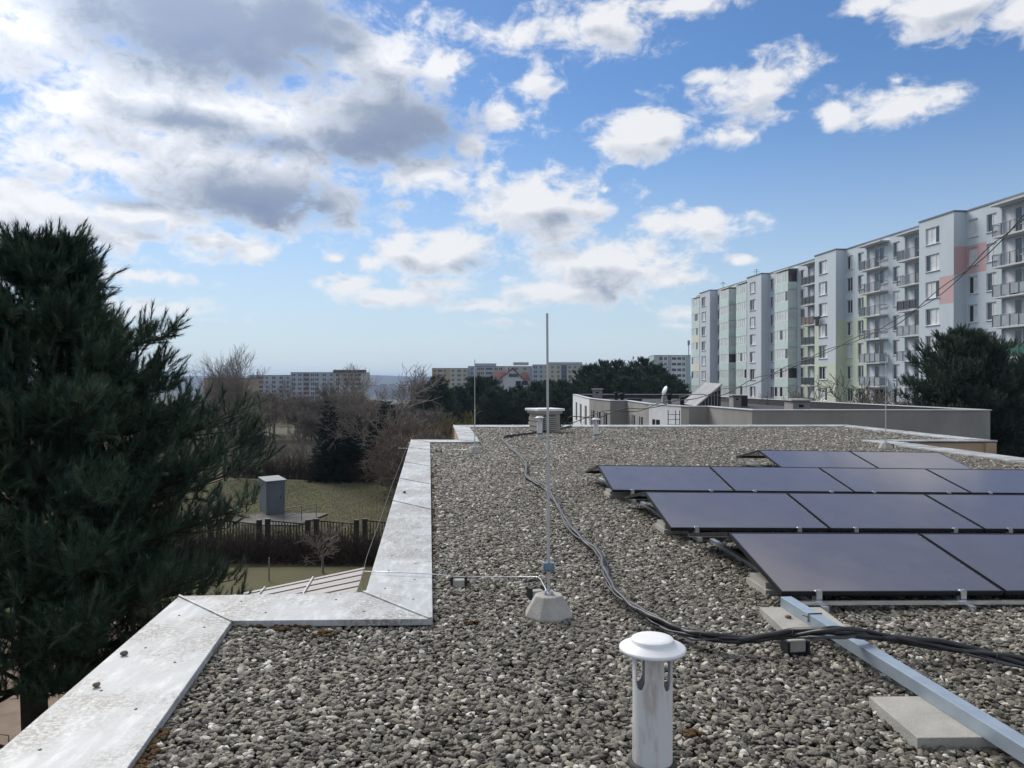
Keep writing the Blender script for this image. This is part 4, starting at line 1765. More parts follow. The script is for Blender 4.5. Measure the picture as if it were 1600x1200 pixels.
def mid_pines():
    rng = random.Random(31)
    protos = [tuft_proto(rng, 20, .30, .16, .032) for _ in range(4)]
    lib = []
    for k in range(3):
        H = 10.0
        w = [3.3, 3.9, 3.0][k]
        prof = crown_profile([(1.6, w * .75), (3.0, w), (5.0, w * .98), (6.8, w * .78), (8.3, w * .50), (9.3, w * .24), (10, .1)])
        t, cv, ct, n = pine_meshes(40 + k, H, 1.6, prof, .22, .62, 7, 7, protos, 1.75, rise=.35)
        lib.append((t, raw_mesh('crown', cv, ct, M_NEEDLE2)))
        print('mid pine', n, len(ct))
    # the one right of our roof
    protos2 = [tuft_proto(rng, 26, .30, .15, .022) for _ in range(4)]
    prof = crown_profile([(1.0, 2.8), (3.0, 3.5), (5.5, 3.6), (7.5, 3.1), (8.6, 2.4), (9.6, 1.6), (10.4, .9), (10.9, .3)])
    t, cv, ct, n = pine_meshes(77, 10.9, 1.0, prof, .28, .42, 9, 13, protos2, 1.35, rise=.32)
    big = (t, raw_mesh('crown', cv, ct, M_NEEDLE2))
    print('right pine', n, len(ct))
    pine_thing('pine_tree', 'broad dark pine at the right, standing before the balconies of the long apartment house', big, M_NEEDLE2, (28.3, 48.0, -6.4), .4, 1.0)
    pine_thing('pine_tree', 'dark pine cut by the right picture edge beside the broad pine', lib[1], M_NEEDLE2, (33.6, 49.0, -6.2), 1.4, .93)
    # dark row in the middle: (photo column, top row, depth)
    row = [(742, 592, 112), (762, 595, 118), (716, 608, 108), (790, 612, 112), (812, 607, 122), (838, 601, 116), (858, 597, 126), (880, 600, 118), (902, 599, 124),
           (924, 573, 128), (945, 571, 134), (966, 569, 130), (984, 577, 126), (1006, 567, 136), (1026, 575, 130), (1044, 588, 126), (1060, 602, 122), (936, 590, 112),
           (975, 592, 112), (1015, 595, 112), (700, 622, 100), (770, 612, 100), (820, 614, 100), (868, 612, 102)]
    for i, (x, y, d) in enumerate(row):
        p = px(x, y, d)
        g = hgt(p.x, p.y) - .2
        pine_thing('pine_tree', 'dark pine in the dense pine row behind the pavilion and gravel roof', lib[i % 3], M_NEEDLE2, (p.x, p.y, g), rng.random() * 6, (p.z - g) / 10.0,
                   'pines of the dark row beyond the roof')
    p = px(683, 594, 92)
    g = hgt(p.x, p.y) - .2
    pine_thing('pine_tree', 'grey-green pine standing alone before the ochre apartment block', lib[2], M_NEEDLE2, (p.x, p.y, g), 2.0, (p.z - g) / 10.0)
    return lib


LIB = mid_pines()


def spruce_mesh(seed, H, w):
    rng = random.Random(seed)
    nrng = np.random.default_rng(seed)
    protos = [tuft_proto(rng, 20, .32, .16, .045, (30, 70)) for _ in range(3)]
    segs = [((0, 0, H * i / 8), (0, 0, H * (i + 1) / 8), .13 * (1 - i / 8.3), .13 * (1 - (i + 1) / 8.3)) for i in range(8)]
    pos, dirs, scl = [], [], []
    z = .25
    while z < H:
        f = z / H
        r = w * (1 - f) ** .85 * rng.uniform(.9, 1.1) + .08
        k = max(4, int(11 * (1 - f) + 4))
        for j in range(k):
            a = 6.283 * (j + rng.random()) / k
            l = r * rng.uniform(.7, 1.12)
            m = max(2, int(l / .17))
            tip = np.array([math.cos(a) * l, math.sin(a) * l, z - .12 * l])
            segs.append(((0, 0, z), tuple(tip), .02, .008))
            for g in range(m):
                t = (g + 1) / m
                e = np.array([math.cos(a), math.sin(a), -.15 + .4 * t]) + nrng.normal(size=3) * .35
                pos.append(np.array([0, 0, z]) * (1 - t) + tip * t + nrng.normal(size=3) * .05)
                dirs.append(e)
                scl.append(rng.uniform(.9, 1.5))
        z += .17 + .06 * rng.random()
    tv, tt = seg_arrays(segs, 4)
    cv, ct = place_tufts(protos, pos, dirs, scl, nrng)
    return raw_mesh('trunk', tv, tt, M_BARK), raw_mesh('crown', cv, ct, M_SPRUCE)


SPR = [spruce_mesh(3, 7.0, 1.9), spruce_mesh(8, 7.0, 2.3)]


def spruce(x, ytop, ybase, label, k, wide=1.0):
    d = (CAMZ + 6.7) * FPX / (ybase - HOR)
    p = px(x, ytop, d)
    g = hgt(p.x, p.y) - .1
    t = empty('spruce_tree', (p.x, p.y, g), x * .1, label, 'spruce tree')
    s = (p.z - g) / 7.0
    t.scale = (s * wide, s * wide, s)
    inst('trunk', SPR[k][0], t)
    inst('crown', SPR[k][1], t)


spruce(516, 628, 757, 'dark conical spruce at the edge of the lawn, the pointed one', 0, 1.0)
spruce(548, 648, 752, 'dark rounded conifer just right of the pointed spruce', 1, 1.0)
spruce(585, 655, 748, 'low dark conifer behind the leaning bare trunk', 1, .85)
spruce(604, 628, 735, 'slim dark conifer rising behind the bare tree right of the spruces', 0, 1.1)


def bare_tree_mesh(seed, H, tr, spread, levels=5, upright=.6, stems=1, m=None, thin=.011, kids=(3, 5), lean=(0, 0)):
    rng = random.Random(seed)
    nrng = np.random.default_rng(seed)
    wood, twig = [], []

    def grow(p, d, l, r, lev):
        n = 4 if lev < 3 else 3
        for q in range(n):
            d = d + nrng.normal(size=3) * (.10 + .035 * lev) + np.array([0, 0, upright * .07])
            d = d / np.linalg.norm(d)
            p2 = p + d * l / n
            r2 = max(thin, r * (1 - .5 / n))
            (wood if r > .035 else twig).append((p, p2, r, r2))
            if lev < levels and q >= (1 if lev == 0 else 0):
                c = rng.randint(*kids) if q == n - 1 else (1 if rng.random() < .75 else 0)
                for _ in range(c):
                    sp = spread * rng.uniform(.6, 1.25)
                    v = nrng.normal(size=3)
                    v -= d * v.dot(d)
                    v /= np.linalg.norm(v)
                    e = d * math.cos(sp) + v * math.sin(sp) + np.array([0, 0, upright * .25])
                    e /= np.linalg.norm(e)
                    grow(p2, e, l * rng.uniform(.52, .78), max(thin, r2 * rng.uniform(.45, .62)), lev + 1)
            p, r = p2, r2
    for s in range(stems):
        a = 6.283 * s / stems + rng.random()
        o = np.array([math.cos(a), math.sin(a), 0]) * (.25 if stems > 1 else 0)
        d = np.array([math.cos(a) * .16 * (stems > 1) + lean[0], math.sin(a) * .16 * (stems > 1) + lean[1], 1.0])
        grow(o, d / np.linalg.norm(d), H * .42, tr * (1 if stems == 1 else .65), 0)
    out = []
    wv, wt = seg_arrays(wood, 5)
    zmax = max(float(np.max([s[1][2] for s in twig])), .1)
    f = H / zmax
    out.append(raw_mesh('trunk', wv * f, wt, m))
    v, t = seg_arrays(twig, 3)
    out.append(raw_mesh('crown', v * f, t, m))
    return out


BARE = [bare_tree_mesh(1, 10, .20, .50, 4, .9, 3, M_TWIG2, .010, (3, 4)), bare_tree_mesh(2, 8, .16, .60, 4, .5, 1, M_TWIG, .014, (3, 5)),
        bare_tree_mesh(3, 8, .15, .55, 4, .8, 2, M_TWIG, .016, (3, 4)), bare_tree_mesh(12, 8, .15, .62, 4, .35, 1, M_TWIG2, .014, (3, 5), (-.35, .1)),
        bare_tree_mesh(5, 5, .12, .70, 3, .25, 1, M_TWIG2, .013, (4, 6)), bare_tree_mesh(6, 6, .10, .6, 4, .6, 4, M_TWIGR, .014, (3, 4)),
        bare_tree_mesh(9, 6, .10, .5, 4, .7, 4, M_WILLOW, .014, (3, 4))]
print('bare', [len(b[1].polygons) for b in BARE])
BH = [10, 8, 8, 8, 5, 6, 6]


def bare(k, loc, h, label, rz=0.0, wide=1.0, group=None, name='bare_tree', cat='bare tree'):
    t = empty(name, loc, rz, label, cat, group)
    s = h / BH[k]
    t.scale = (s * wide, s * wide, s)
    inst('trunk', BARE[k][0], t)
    inst('crown', BARE[k][1], t)
    return t


def bare_px(k, x, ytop, d, label, rz=0.0, wide=1.0, group=None, name='bare_tree', cat='bare tree'):
    p = px(x, ytop, d)
    g = hgt(p.x, p.y) - .1
    return bare(k, (p.x, p.y, g), p.z - g, label, rz, wide, group, name, cat)


bare_px(0, 364, 534, 64, 'tall bare many-stemmed tree reaching above the far blocks, right of the near pine', .4, .95)
bare_px(3, 592, 566, 61, 'bare tree with a leaning trunk at the end of the lawn', 3.3, 1.05)
bare_px(1, 548, 566, 72, 'bare tree behind the spruces, before the red-edged block', 1.0, .9)
bare_px(2, 652, 578, 100, 'slender bare tree against the blue hill, left of the lone pine', .3, .7)
bare_px(1, 430, 588, 90, 'bare tree in front of the rose-columned block', 2.2, 1.0)
bare_px(2, 335, 590, 75, 'bare tree just behind the near pine tip, before the beige building', 2.9, 1.0)
p = gnd(505, 900, -6.6)
bare(4, (p.x, p.y, -6.65), 2.5, 'small spreading bare fruit tree in front of the dark hedge', .5, 1.25)
bare_px(4, 1240, 586, 66, 'small bare tree before the mint balconies, left of the pine on the right', 0, 1.1)
bare_px(4, 1330, 577, 66, 'spreading bare tree before the green painted bay of the apartment house', 1.9, 1.35)
bare_px(4, 1375, 590, 68, 'bare tree half hidden behind the broad pine on the right', 4.0, 1.0)
bare_px(6, 745, 632, 48, 'olive-twigged willow bush behind the far left roof corner', 0, 1.15, name='willow_bush', cat='bush')
for i, (x, y, d, w) in enumerate(((640, 652, 52, 1.4), (668, 648, 56, 1.4), (698, 655, 50, 1.3), (655, 668, 46, 1.3), (622, 690, 54, 1.2), (684, 664, 44, 1.2))):
    bare_px(5, x, y, d, 'russet leafless bush crowding behind the roof corner', i * 1.1, w, 'russet bushes behind the roof corner', 'bush', 'bush')
# wooded slope running down to the far blocks
rng = random.Random(66)
nb = 0
for i in range(215):
    x = rng.uniform(300, 705) if i < 150 else rng.uniform(-250, 300)
    d = 72 * (400 / 72) ** (rng.random() ** .8)
    X = (x - 800) / FPX * d
    g = hgt(X, d) - .1
    h = rng.uniform(4.5, 8.5)
    ytop = HOR - (g + h - CAMZ) * FPX / d
    lim = (618 if 560 < x < 670 else 606) + rng.uniform(0, 22)
    if ytop < lim:
        h = max(2.2, CAMZ - g - (lim - HOR) * d / FPX)
    if d < 90 and 430 < x < 610 and rng.random() < .6:
        continue
    if rng.random() < .10:
        pine_thing('pine_tree', 'dark pine scattered among the bare trees of the slope', LIB[i % 3], M_NEEDLE2, (X, d, g), rng.random() * 6, h * .85 / 10, 'pines among the bare trees of the slope')
    else:
        bare(rng.choice([1, 2, 2, 5, 5]), (X, d, g), h, 'brown leafless tree in the wood sloping down towards the far blocks', rng.random() * 6, rng.uniform(1.0, 1.5), 'bare trees of the wooded slope')
    nb += 1


def thicket(name, label, cat, pts, n, h, w, m, seed, kind=None):
    """dense twiggy growth along a line"""
    rng = random.Random(seed)
    nrng = np.random.default_rng(seed)
    P = [np.array(p) for p in pts]
    segs = []
    for i in range(n):
        s = rng.random() * (len(P) - 1)
        k = int(s)
        p = P[k] * (1 - s + k) + P[k + 1] * (s - k)
        p = p + np.array([rng.uniform(-w, w), rng.uniform(-w, w), 0])
        p[2] = hgt(p[0], p[1]) - .05
        d = np.array([rng.uniform(-.35, .35), rng.uniform(-.35, .35), 1.0])
        l = h * rng.uniform(.55, 1.08)
        r = .012
        for q in range(3):
            d = d + nrng.normal(size=3) * .22
            p2 = p + d / np.linalg.norm(d) * l / 3
            segs.append((p, p2, r, r * .75))
            for _ in range(2):
                e = d + nrng.normal(size=3) * .55
                e /= np.linalg.norm(e)
                segs.append((p2, p2 + e * l * .28, r * .7, .004))
            p, r = p2, r * .75
    v, t = seg_arrays(segs, 3)
    c = np.array([P[0][0], P[0][1], -6.6])
    o = inst(name, raw_mesh(name, v - c, t, m), None, tuple(c))
    tag(o, label, cat, kind=kind)
    return o


thicket('hedge', 'dark leafless hedge in front of the picket fence', 'hedge', [(-19, 35.5, 0), (-12, 35.6, 0), (-5.5, 34.9, 0)], 2600, 1.35, .95, M_HEDGE, 3)
thicket('shrub_border', 'dark tangled shrubs under the spruces at the back of the lawn', 'shrubs', [(-23, 64, 0), (-17.5, 63.5, 0), (-11, 61.8, 0)], 1500, 1.7, 1.0, M_HEDGE, 5)
thicket('undergrowth', 'brown leafless undergrowth covering the slope beyond the garden', 'undergrowth', [(-40, 80, 0), (-24, 82, 0), (-8, 76, 0), (-4, 72, 0)], 3200, 2.6, 5.5, M_TWIG, 9, kind='stuff')
thicket('scrub', 'russet leafless scrub filling the gap behind the left roof corner', 'scrub', [(-8.2, 60, 0), (-5.4, 55, 0), (-2.2, 50, 0)], 2000, 2.6, 1.5, M_TWIGR, 10, kind='stuff')

# ------------------------------------------------------------------ garden


def sheet(name, pts, m, dz):
    """surface laid on the ground, following it"""
    mb = MB()
    xs = [p[0] for p in pts]
    ys = [p[1] for p in pts]
    n = 14
    idx, vs, fs = {}, [], []

    def vi(i, j):
        if (i, j) not in idx:
            x = min(xs) + (max(xs) - min(xs)) * i / n
            y = min(ys) + (max(ys) - min(ys)) * j / n
            idx[(i, j)] = len(vs)
            vs.append((x, y, hgt(x, y) + dz))
        return idx[(i, j)]
    for i in range(n):
        for j in range(n):
            cx = min(xs) + (max(xs) - min(xs)) * (i + .5) / n
            cy = min(ys) + (max(ys) - min(ys)) * (j + .5) / n
            if in_poly(cx, cy, pts):
                fs.append((vi(i, j), vi(i + 1, j), vi(i + 1, j + 1), vi(i, j + 1)))
    mb.add(vs, fs, 0, True)
    return tag(mb.build(name, m), kind='structure')


M_LAWN = mat('winter_lawn', (.082, .092, .028), 1.0, col2=(.082, .066, .034), vscale=.35, bump=.5, bscale=14, detail=9)
sheet('lawn', [(-24, 62), (-3, 62), (-3, 39), (-17, 39), (-24, 47)], M_LAWN, .12)
sheet('lawn', [(-22, 33.6), (-3, 33.6), (-3, 26), (-22, 26)], M_LAWN, .10)
sheet('path', [(-19, 27), (-7, 27), (-7, 15), (-16, 13), (-19, 16)], mat('sandy_path', (.24, .185, .135), 1.0, col2=(.15, .11, .08), vscale=1.3, bump=.4, bscale=20, detail=8), .14)


def blades():
    rng = np.random.default_rng(12)
    n = 80000
    x = rng.uniform(-23, -3, n)
    y = rng.uniform(39, 61, n)
    keep = (x > -24 + (y < 47) * (47 - y) * .87)
    x, y = x[keep], y[keep]
    z = np.array([hgt(a, b) for a, b in zip(x, y)]) + .11
    n = len(x)
    h = rng.uniform(.03, .085, n)
    a = rng.uniform(0, 6.28, n)
    w = .012
    lx, ly = rng.normal(size=n) * .05, rng.normal(size=n) * .05
    V = np.stack([np.stack([x - np.cos(a) * w, y - np.sin(a) * w, z], 1), np.stack([x + np.cos(a) * w, y + np.sin(a) * w, z], 1), np.stack([x + lx, y + ly, z + h], 1)], 1).reshape(-1, 3)
    c = np.array([-12, 50, -6.6])
    o = inst('grass', raw_mesh('grass', V - c, np.arange(len(V)).reshape(-1, 3), M_LAWN), None, tuple(c))
    tag(o, 'short yellowish winter grass of the garden lawn', 'grass', kind='stuff')


blades()


def pad():
    c = Vector((-14.6, 45.0, 0))
    mb = MB()
    q = [(-16.6, 43.2), (-12.0, 43.0), (-11.2, 46.8), (-15.6, 47.2)]
    mb.prism(q, -6.9, -6.40)
    tag(mb.build('pavement', mat('worn_concrete', (.15, .14, .13), .95, col2=(.10, .095, .088), vscale=1.4, bump=.3, bscale=30)), kind='structure')
    # metal shed on it
    d = 46.2
    a = px(417, 807, d)
    t = empty('garden_shed', (a.x, a.y, -6.40), R(28), 'small grey metal garden shed on the concrete pad by the lawn, half hidden by pine', 'shed')
    m = mat('grey_blue_sheet', (.115, .14, .16), .6, metal=.2, var=.08, vscale=1)
    h = 1.98
    for (lo, hi) in (((0, 0, 0), (1.05, .05, h)), ((-.05, 0, 0), (-.001, 2.3, h)), ((0, 2.25, 0), (1.05, 2.3, h)), ((1.0, .051, 0), (1.05, 2.249, h))):
        mb = MB()
        mb.box(lo, hi)
        mb.build('side_panel', m, t)
    mb = MB()
    mb.prism([(-.12, -.1), (1.15, -.1), (1.15, 2.4), (-.12, 2.4)], h + .003, [h + .06, h + .10, h + .10, h + .06])
    mb.build('shed_roof', m, t)
    mb = MB()
    mb.box((.12, -.03, .03), (.93, -.003, 2.0))
    do = mb.build('door', m, t)
    mb = MB()
    mb.box((.78, -.06, .95), (.82, -.032, 1.1))
    mb.build('handle', M_BLACKP, do)
    # hand rail
    t = empty('handrail', (-12.9, 43.4, -6.40), 0, 'thin metal handrail at the edge of the concrete pad', 'handrail')
    for (x, y) in ((0, 0), (.75, .9), (1.4, 1.7)):
        mb = MB()
        mb.tube([(x, y, 0), (x, y, .85)], .025, 6)
        mb.build('post', M_RAILG, t)
    for z in (.45, .85):
        mb = MB()
        mb.tube([(0, 0, z), (.75, .9, z), (1.4, 1.7, z)], .022, 6)
        mb.build('rail', M_RAILG, t)


pad()


def fence():
    t = empty('picket_fence', (-17, 38.2, -6.6), 0, 'low black metal bar fence with square posts along the back of the hedge', 'fence')
    m = mat('black_fence_paint', (.016, .015, .015), .6)
    bar = MB()
    bar.box((-.022, -.012, 0), (.022, .012, 1.0))
    bme = bar.mesh('bar', m)
    pm = MB()
    pm.box((-.11, -.11, 0), (.11, .11, 1.42))
    pme = pm.mesh('post', m)
    x = 0.0
    k = 0
    while x < 14.5:
        w = 2.0
        inst('post', pme, t, (x, 0, 0))
        inst('post', pme, t, (x + w, 0, -.05))
        for z in (.28, 1.24):
            rb = MB()
            p0, p1 = Vector((x + .12, 0, z + .04)), Vector((x + w - .12, 0, z - .12))
            rb.box((0, -.02, 0), ((p1 - p0).length, .02, .06))
            ro = rb.build('rail', m, t)
            ro.location = p0
            ro.rotation_euler = (0, math.atan2(.16, w - .24), 0)
        for i in range(11):
            f = (i + 1) / 12
            inst('bar', bme, t, (x + .12 + (w - .24) * f, 0, .30 - .16 * f))
        x += w + .42
        k += 1
    # wooden stake with a little sapling
    p = gnd(420, 912, -6.6)
    mb = MB()
    mb.tube([(0, 0, -.1), (0, 0, 1.05)], .035, 6)
    o = mb.build('stake', M_TWIG2)
    o.location = p
    tag(o, 'single pale wooden stake standing in the grass before the hedge', 'stake')


fence()


def canopy():
    """sloping ribbed roof of the lean-to against our wall"""
    t = empty('lean_to', (-3.0, 13.5, -6.6), U, 'lower lean-to with a grey ribbed sheet roof against the side of our building', 'lean-to')
    m = mat('grey_ribbed_sheet', (.36, .345, .345), .6, col2=(.30, .285, .285), vscale=1.2, stretch=(1, 6, 1))
    z0, z1 = 4.25, 3.68
    x0, x1, y0, y1 = 0.15, -2.9, -5.0, 3.1
    n = 9
    for k in range(n):
        ya, yb = y0 + (y1 - y0) * k / n, y0 + (y1 - y0) * (k + 1) / n - .012
        mb = MB()
        mb.add([(x0, ya, z0), (x1, ya, z1), (x1, yb, z1), (x0, yb, z0), (x0, ya, z0 - .03), (x1, ya, z1 - .03), (x1, yb, z1 - .03), (x0, yb, z0 - .03)],
               [(0, 3, 2, 1), (4, 5, 6, 7), (0, 1, 5, 4), (1, 2, 6, 5), (2, 3, 7, 6), (3, 0, 4, 7)])
        o = mb.build('roof_sheet', m, t)
        for q in range(2):
            yy = ya + (yb - ya) * (.25 + .5 * q)
            r = MB()
            r.tube([(x0, yy, z0 + .008), (x1, yy, z1 + .008)], .018, 4)
            r.build('rib', m, o)
    for k in range(2):
        b = MB()
        s = .36 + .33 * k
        b.tube([(x0 + (x1 - x0) * s, y0, z0 + (z1 - z0) * s + .02), (x0 + (x1 - x0) * s, y1, z0 + (z1 - z0) * s + .02)], .02, 4)
        b.build('cross_strip', M_ALUP, t)
    for (x, y) in ((x1 + .1, y0 + .1), (x1 + .1, y1 - .1), (x1 + .1, (y0 + y1) / 2)):
        p = MB()
        p.box((x - .05, y - .05, 0), (x + .05, y + .05, z1 - .035))
        p.build('post', M_RAILG, t)


canopy()

# ------------------------------------------------------------------ things on the roof


def vent_pipe(loc, label, s=1.0, weather=True):
    t = empty('vent_pipe', loc, 0.26, label, 'vent pipe', 'white vent pipes on the gravel roof')
    t.scale = (s, s, s)
    r, z0, z1 = .080, .13, .60
    # slotted tube: wall cut by four round-ended slots below the cap
    mb = MB()
    sides = 160
    slot_lo, slot_hi = .447, .60
    rt = r - .006
    zs = [z0, .25] + [slot_lo + .0035 * i for i in range(0, 13)] + [.53, z1]

    def solid(k, zm):
        a = 360.0 * (k + .5) / sides
        for c in (25, 115, 205, 295):
            da = abs((a - c + 180) % 360 - 180)
            half = 17.0
            if zm > slot_lo:
                f = min(1.0, (zm - slot_lo) / .042)
                if da < half * math.sqrt(1 - (1 - f) ** 2):
                    return False
        return True
    for i in range(len(zs) - 1):
        a, b_ = zs[i], zs[i + 1]
        for k in range(sides):
            if not solid(k, (a + b_) / 2):
                continue
            t0, t1 = 2 * math.pi * k / sides, 2 * math.pi * (k + 1) / sides
            o = [(r * math.cos(t0), r * math.sin(t0)), (r * math.cos(t1), r * math.sin(t1)), (rt * math.cos(t1), rt * math.sin(t1)), (rt * math.cos(t0), rt * math.sin(t0))]
            mb.face([(*o[0], a), (*o[1], a), (*o[1], b_), (*o[0], b_)], 0, True)
            mb.face([(*o[2], a), (*o[3], a), (*o[3], b_), (*o[2], b_)], 1)
            for (q, w, kk) in ((0, 3, k - 1), (1, 2, k + 1)):
                if not solid(kk, (a + b_) / 2):
                    mb.face([(*o[q], a), (*o[w], a), (*o[w], b_), (*o[q], b_)], 0)
            if i > 0 and not solid(k, (zs[i + 1] + zs[min(i + 2, len(zs) - 1)]) / 2) and i + 1 < len(zs) - 1:
                mb.face([(*o[0], b_), (*o[1], b_), (*o[2], b_), (*o[3], b_)], 0)
    mb.build('pipe', [M_PIPE, M_PIPEG], t)
    mb = MB()
    mb.lathe([(.083, .594), (.126, .591), (.1325, .593), (.1345, .598), (.1335, .604), (.128, .608), (.088, .624), (.0855, .626), (.0850, .637), (.0815, .641), (.05, .643), (.0005, .644)], sides=64)
    mb.lathe([(.126, .5909), (.083, .5938), (.0005, .5938)], sides=64)
    mb.build('cap', M_CAPW, t)
    mb = MB()
    mb.lathe([(.081, .148), (.088, .150), (.097, .142), (.099, .128), (.094, .118)], sides=40)
    mb.build('collar', M_COLLAR, t)
    mb = MB()
    mb.lathe([(.0935, -.05), (.0935, .120), (.088, .126)], sides=40)
    mb.build('sleeve', M_PIPEG, t)
    return t


vent_pipe((.568, 3.10, 0), 'white vent pipe with round cap and slots in the near foreground')
vent_pipe((.81, 22.5, 0), 'small far white vent pipe standing in front of the square chimney', 1.0)
vent_pipe((2.42, 22.1, 0), 'small far white vent pipe standing alone on the gravel, right of the tall rod', .95)


def rod(loc, label, top, lean=0.0, clamp=False):
    t = empty('lightning_rod', loc, 0, label, 'lightning rod', 'lightning rods on the gravel roof')
    mb = MB()
    n = 8
    rings = [(.172, -.03), (.180, .02), (.104, .150), (.096, .158)]
    vs = []
    for (r, z) in rings:
        for k in range(n):
            a = 2 * math.pi * (k + .5) / n
            vs.append((r * math.cos(a), r * math.sin(a), z))
    fs = [list(range(n))[::-1], list(range(3 * n, 4 * n))]
    for i in range(3):
        for k in range(n):
            k2 = (k + 1) % n
            fs.append((i * n + k, i * n + k2, (i + 1) * n + k2, (i + 1) * n + k))
    mb.add(vs, fs)
    mb.build('concrete_foot', M_CONC, t, bevel=.006)
    mb = MB()
    h = top - loc[2]
    mb.tube([(0, 0, .15), (lean * .3, 0, h * .45)], .0115, 10)
    mb.tube([(lean * .3, 0, h * .45), (lean, 0, h)], .0085, 8)
    mb.tube([(lean * .3, 0, h * .44), (lean * .31, 0, h * .47)], .0145, 10)
    mb.build('rod', M_ROD, t)
    mb = MB()
    mb.lathe([(.022, .150), (.022, .172), (.014, .176), (.0005, .178)], sides=12)
    mb.box((-.032, -.014, .159), (.032, .014, .170))
    mb.box((-.030, -.018, .1701), (-.016, .018, .184))
    mb.box((.016, -.018, .1701), (.030, .018, .184))
    mb.build('socket_clamp', M_GALV, t)
    if clamp:
        mb = MB()
        mb.box((-.040, -.022, .325), (.040, .022, .385))
        mb.box((-.030, -.030, .335), (.030, -.0221, .375))
        mb.build('blue_clamp', M_BLUEC, t, bevel=.004)
    return t


rod((.262, 5.47, 0), 'tall lightning rod in octagonal concrete foot, nearest one in the middle of the roof', 2.16, -.012, True)
rod((-.86, 17.75, 0), 'lightning rod in its concrete foot at the far left roof corner', 2.17)
rod((9.20, 18.9, 0), 'lightning rod in its concrete foot beyond the solar panels on the right', 2.32)


def wire(name, label, pts, r, m=M_ALU):
    mb = MB()
    mb.tube(pts, r, 6)
    return tag(mb.build(name, m), label, 'wire')


wire('lightning_wire', 'silver lightning wire running from the nearest rod over the white edging', [(.245, 5.46, .176), (.243, 5.50, .185), (.225, 6.0, .125), (.215, 6.22, .085), (.195, 6.27, .078), (-.1, 6.31, .066), (-.45, 6.34, .060), (-.66, 6.37, .075),
     (-.95, 6.40, .082), (-1.24, 6.43, .082), (-1.262, 6.43, .02), (-1.265, 6.43, -.8)], .0045)
wire('lightning_wire', 'thin lightning wire from the far left rod to the white edging', [(-.88, 17.74, .175), (-1.05, 17.9, .08), (-1.4, 18.0, .065), (-2.05, 18.05, .09), (-2.68, 18.1, .09)], .0045)
wire('lightning_wire', 'thin lightning wire from the right rod to the white edging behind the panels', [(9.2, 18.9, .175), (9.5, 19.2, .09), (9.85, 19.5, .085), (10.4, 19.6, .085)], .0045)
wire('edge_wire', 'thin wire running along the outer side of the white roof edging', [(-1.175, 5.75, .03), (-1.36, 7.2, .035), (-1.62, 9.6, .03), (-1.90, 12.2, .04), (-2.24, 15.5, .03), (-2.82, 21.0, .035)], .0028, M_CABLE2)


def holder(loc, rz, label):
    t = empty('wire_holder', loc, rz, label, 'wire holder', 'wire holders on the gravel')
    mb = MB()
    mb.prism([(-.050, -.035), (.050, -.035), (.050, .035), (-.050, .035)], -.02, .058)
    mb.build('concrete_block', M_CONC, t, bevel=.008)
    mb = MB()
    for s in (-1, 1):
        mb.box((s * .060 - .009, -.042, -.02), (s * .060 + .009, .042, .085))
    mb.box((-.051, -.044, -.018), (.051, -.0355, -.002))
    mb.box((-.051, .0355, -.018), (.051, .044, .062))
    mb.build('plastic_frame', M_BLACKP, t, bevel=.002)
    return t


holder((-.435, 6.27, 0), .05, 'small black framed concrete wire holder beside the white edging, the near one')
holder((-1.72, 18.02, 0), .05, 'small wire holder block at the far left roof corner')
holder((9.42, 19.1, .02), .5, 'small wire holder block beside the right rod')
holder((.19, 5.95, 0), .4, 'wire holder block just behind the nearest rod foot')


def chimney():
    t = empty('chimney', (.965, 24.7, 0), R(24), 'square louvred roof chimney with projecting slab cap at the far roof edge', 'chimney')
    mb = MB()
    s = .74
    mb.box((-.09, 0, -.02), (s - .09, s, .62))
    mb.build('shaft', M_LOUVRE, t)
    for (z, e) in ((.06, .03), (.22, .045), (.38, .03)):
        b = MB()
        b.box((-.09 - e, -.004, z), (-.0905, s + .004, z + .12))
        b.build('side_board', M_CONC, t)
    fr = MB()
    fr.box((.06, -.012, .08), (.48, -.001, .56))
    f = fr.build('louvre_frame', M_DARK, t)
    for k in range(7):
        l = MB()
        l.add([(.07, -.05, .09 + k * .065), (.47, -.05, .09 + k * .065), (.47, -.014, .135 + k * .065), (.07, -.014, .135 + k * .065),
               (.07, -.044, .082 + k * .065), (.47, -.044, .082 + k * .065), (.47, -.014, .125 + k * .065), (.07, -.014, .125 + k * .065)],
              [(0, 1, 2, 3), (4, 7, 6, 5), (0, 4, 5, 1), (1, 5, 6, 2), (0, 3, 7, 4)])
        l.build('slat', M_LOUVRE, f)
    mb = MB()
    mb.box((-.15, -.06, .621), (s - .03, s + .06, .70))
    mb.build('neck', M_CONC, t)
    mb = MB()
    mb.box((-.21, -.12, .701), (s + .03, s + .12, .78))
    mb.build('cap_slab', M_CAPW, t, bevel=.015)


chimney()


def smooth_path(pts, n=10):
    """Catmull-Rom through the points"""
    P = [Vector(p) for p in pts]
    P = [P[0] * 2 - P[1]] + P + [P[-1] * 2 - P[-2]]
    out = []
    for i in range(1, len(P) - 2):
        for k in range(n):
            t = k / n
            a, b, c, d = P[i - 1], P[i], P[i + 1], P[i + 2]
            out.append(.5 * ((2 * b) + (-a + c) * t + (2 * a - 5 * b + 4 * c - d) * t * t + (-a + 3 * b - 3 * c + d) * t ** 3))
    out.append(P[-2])
    return out


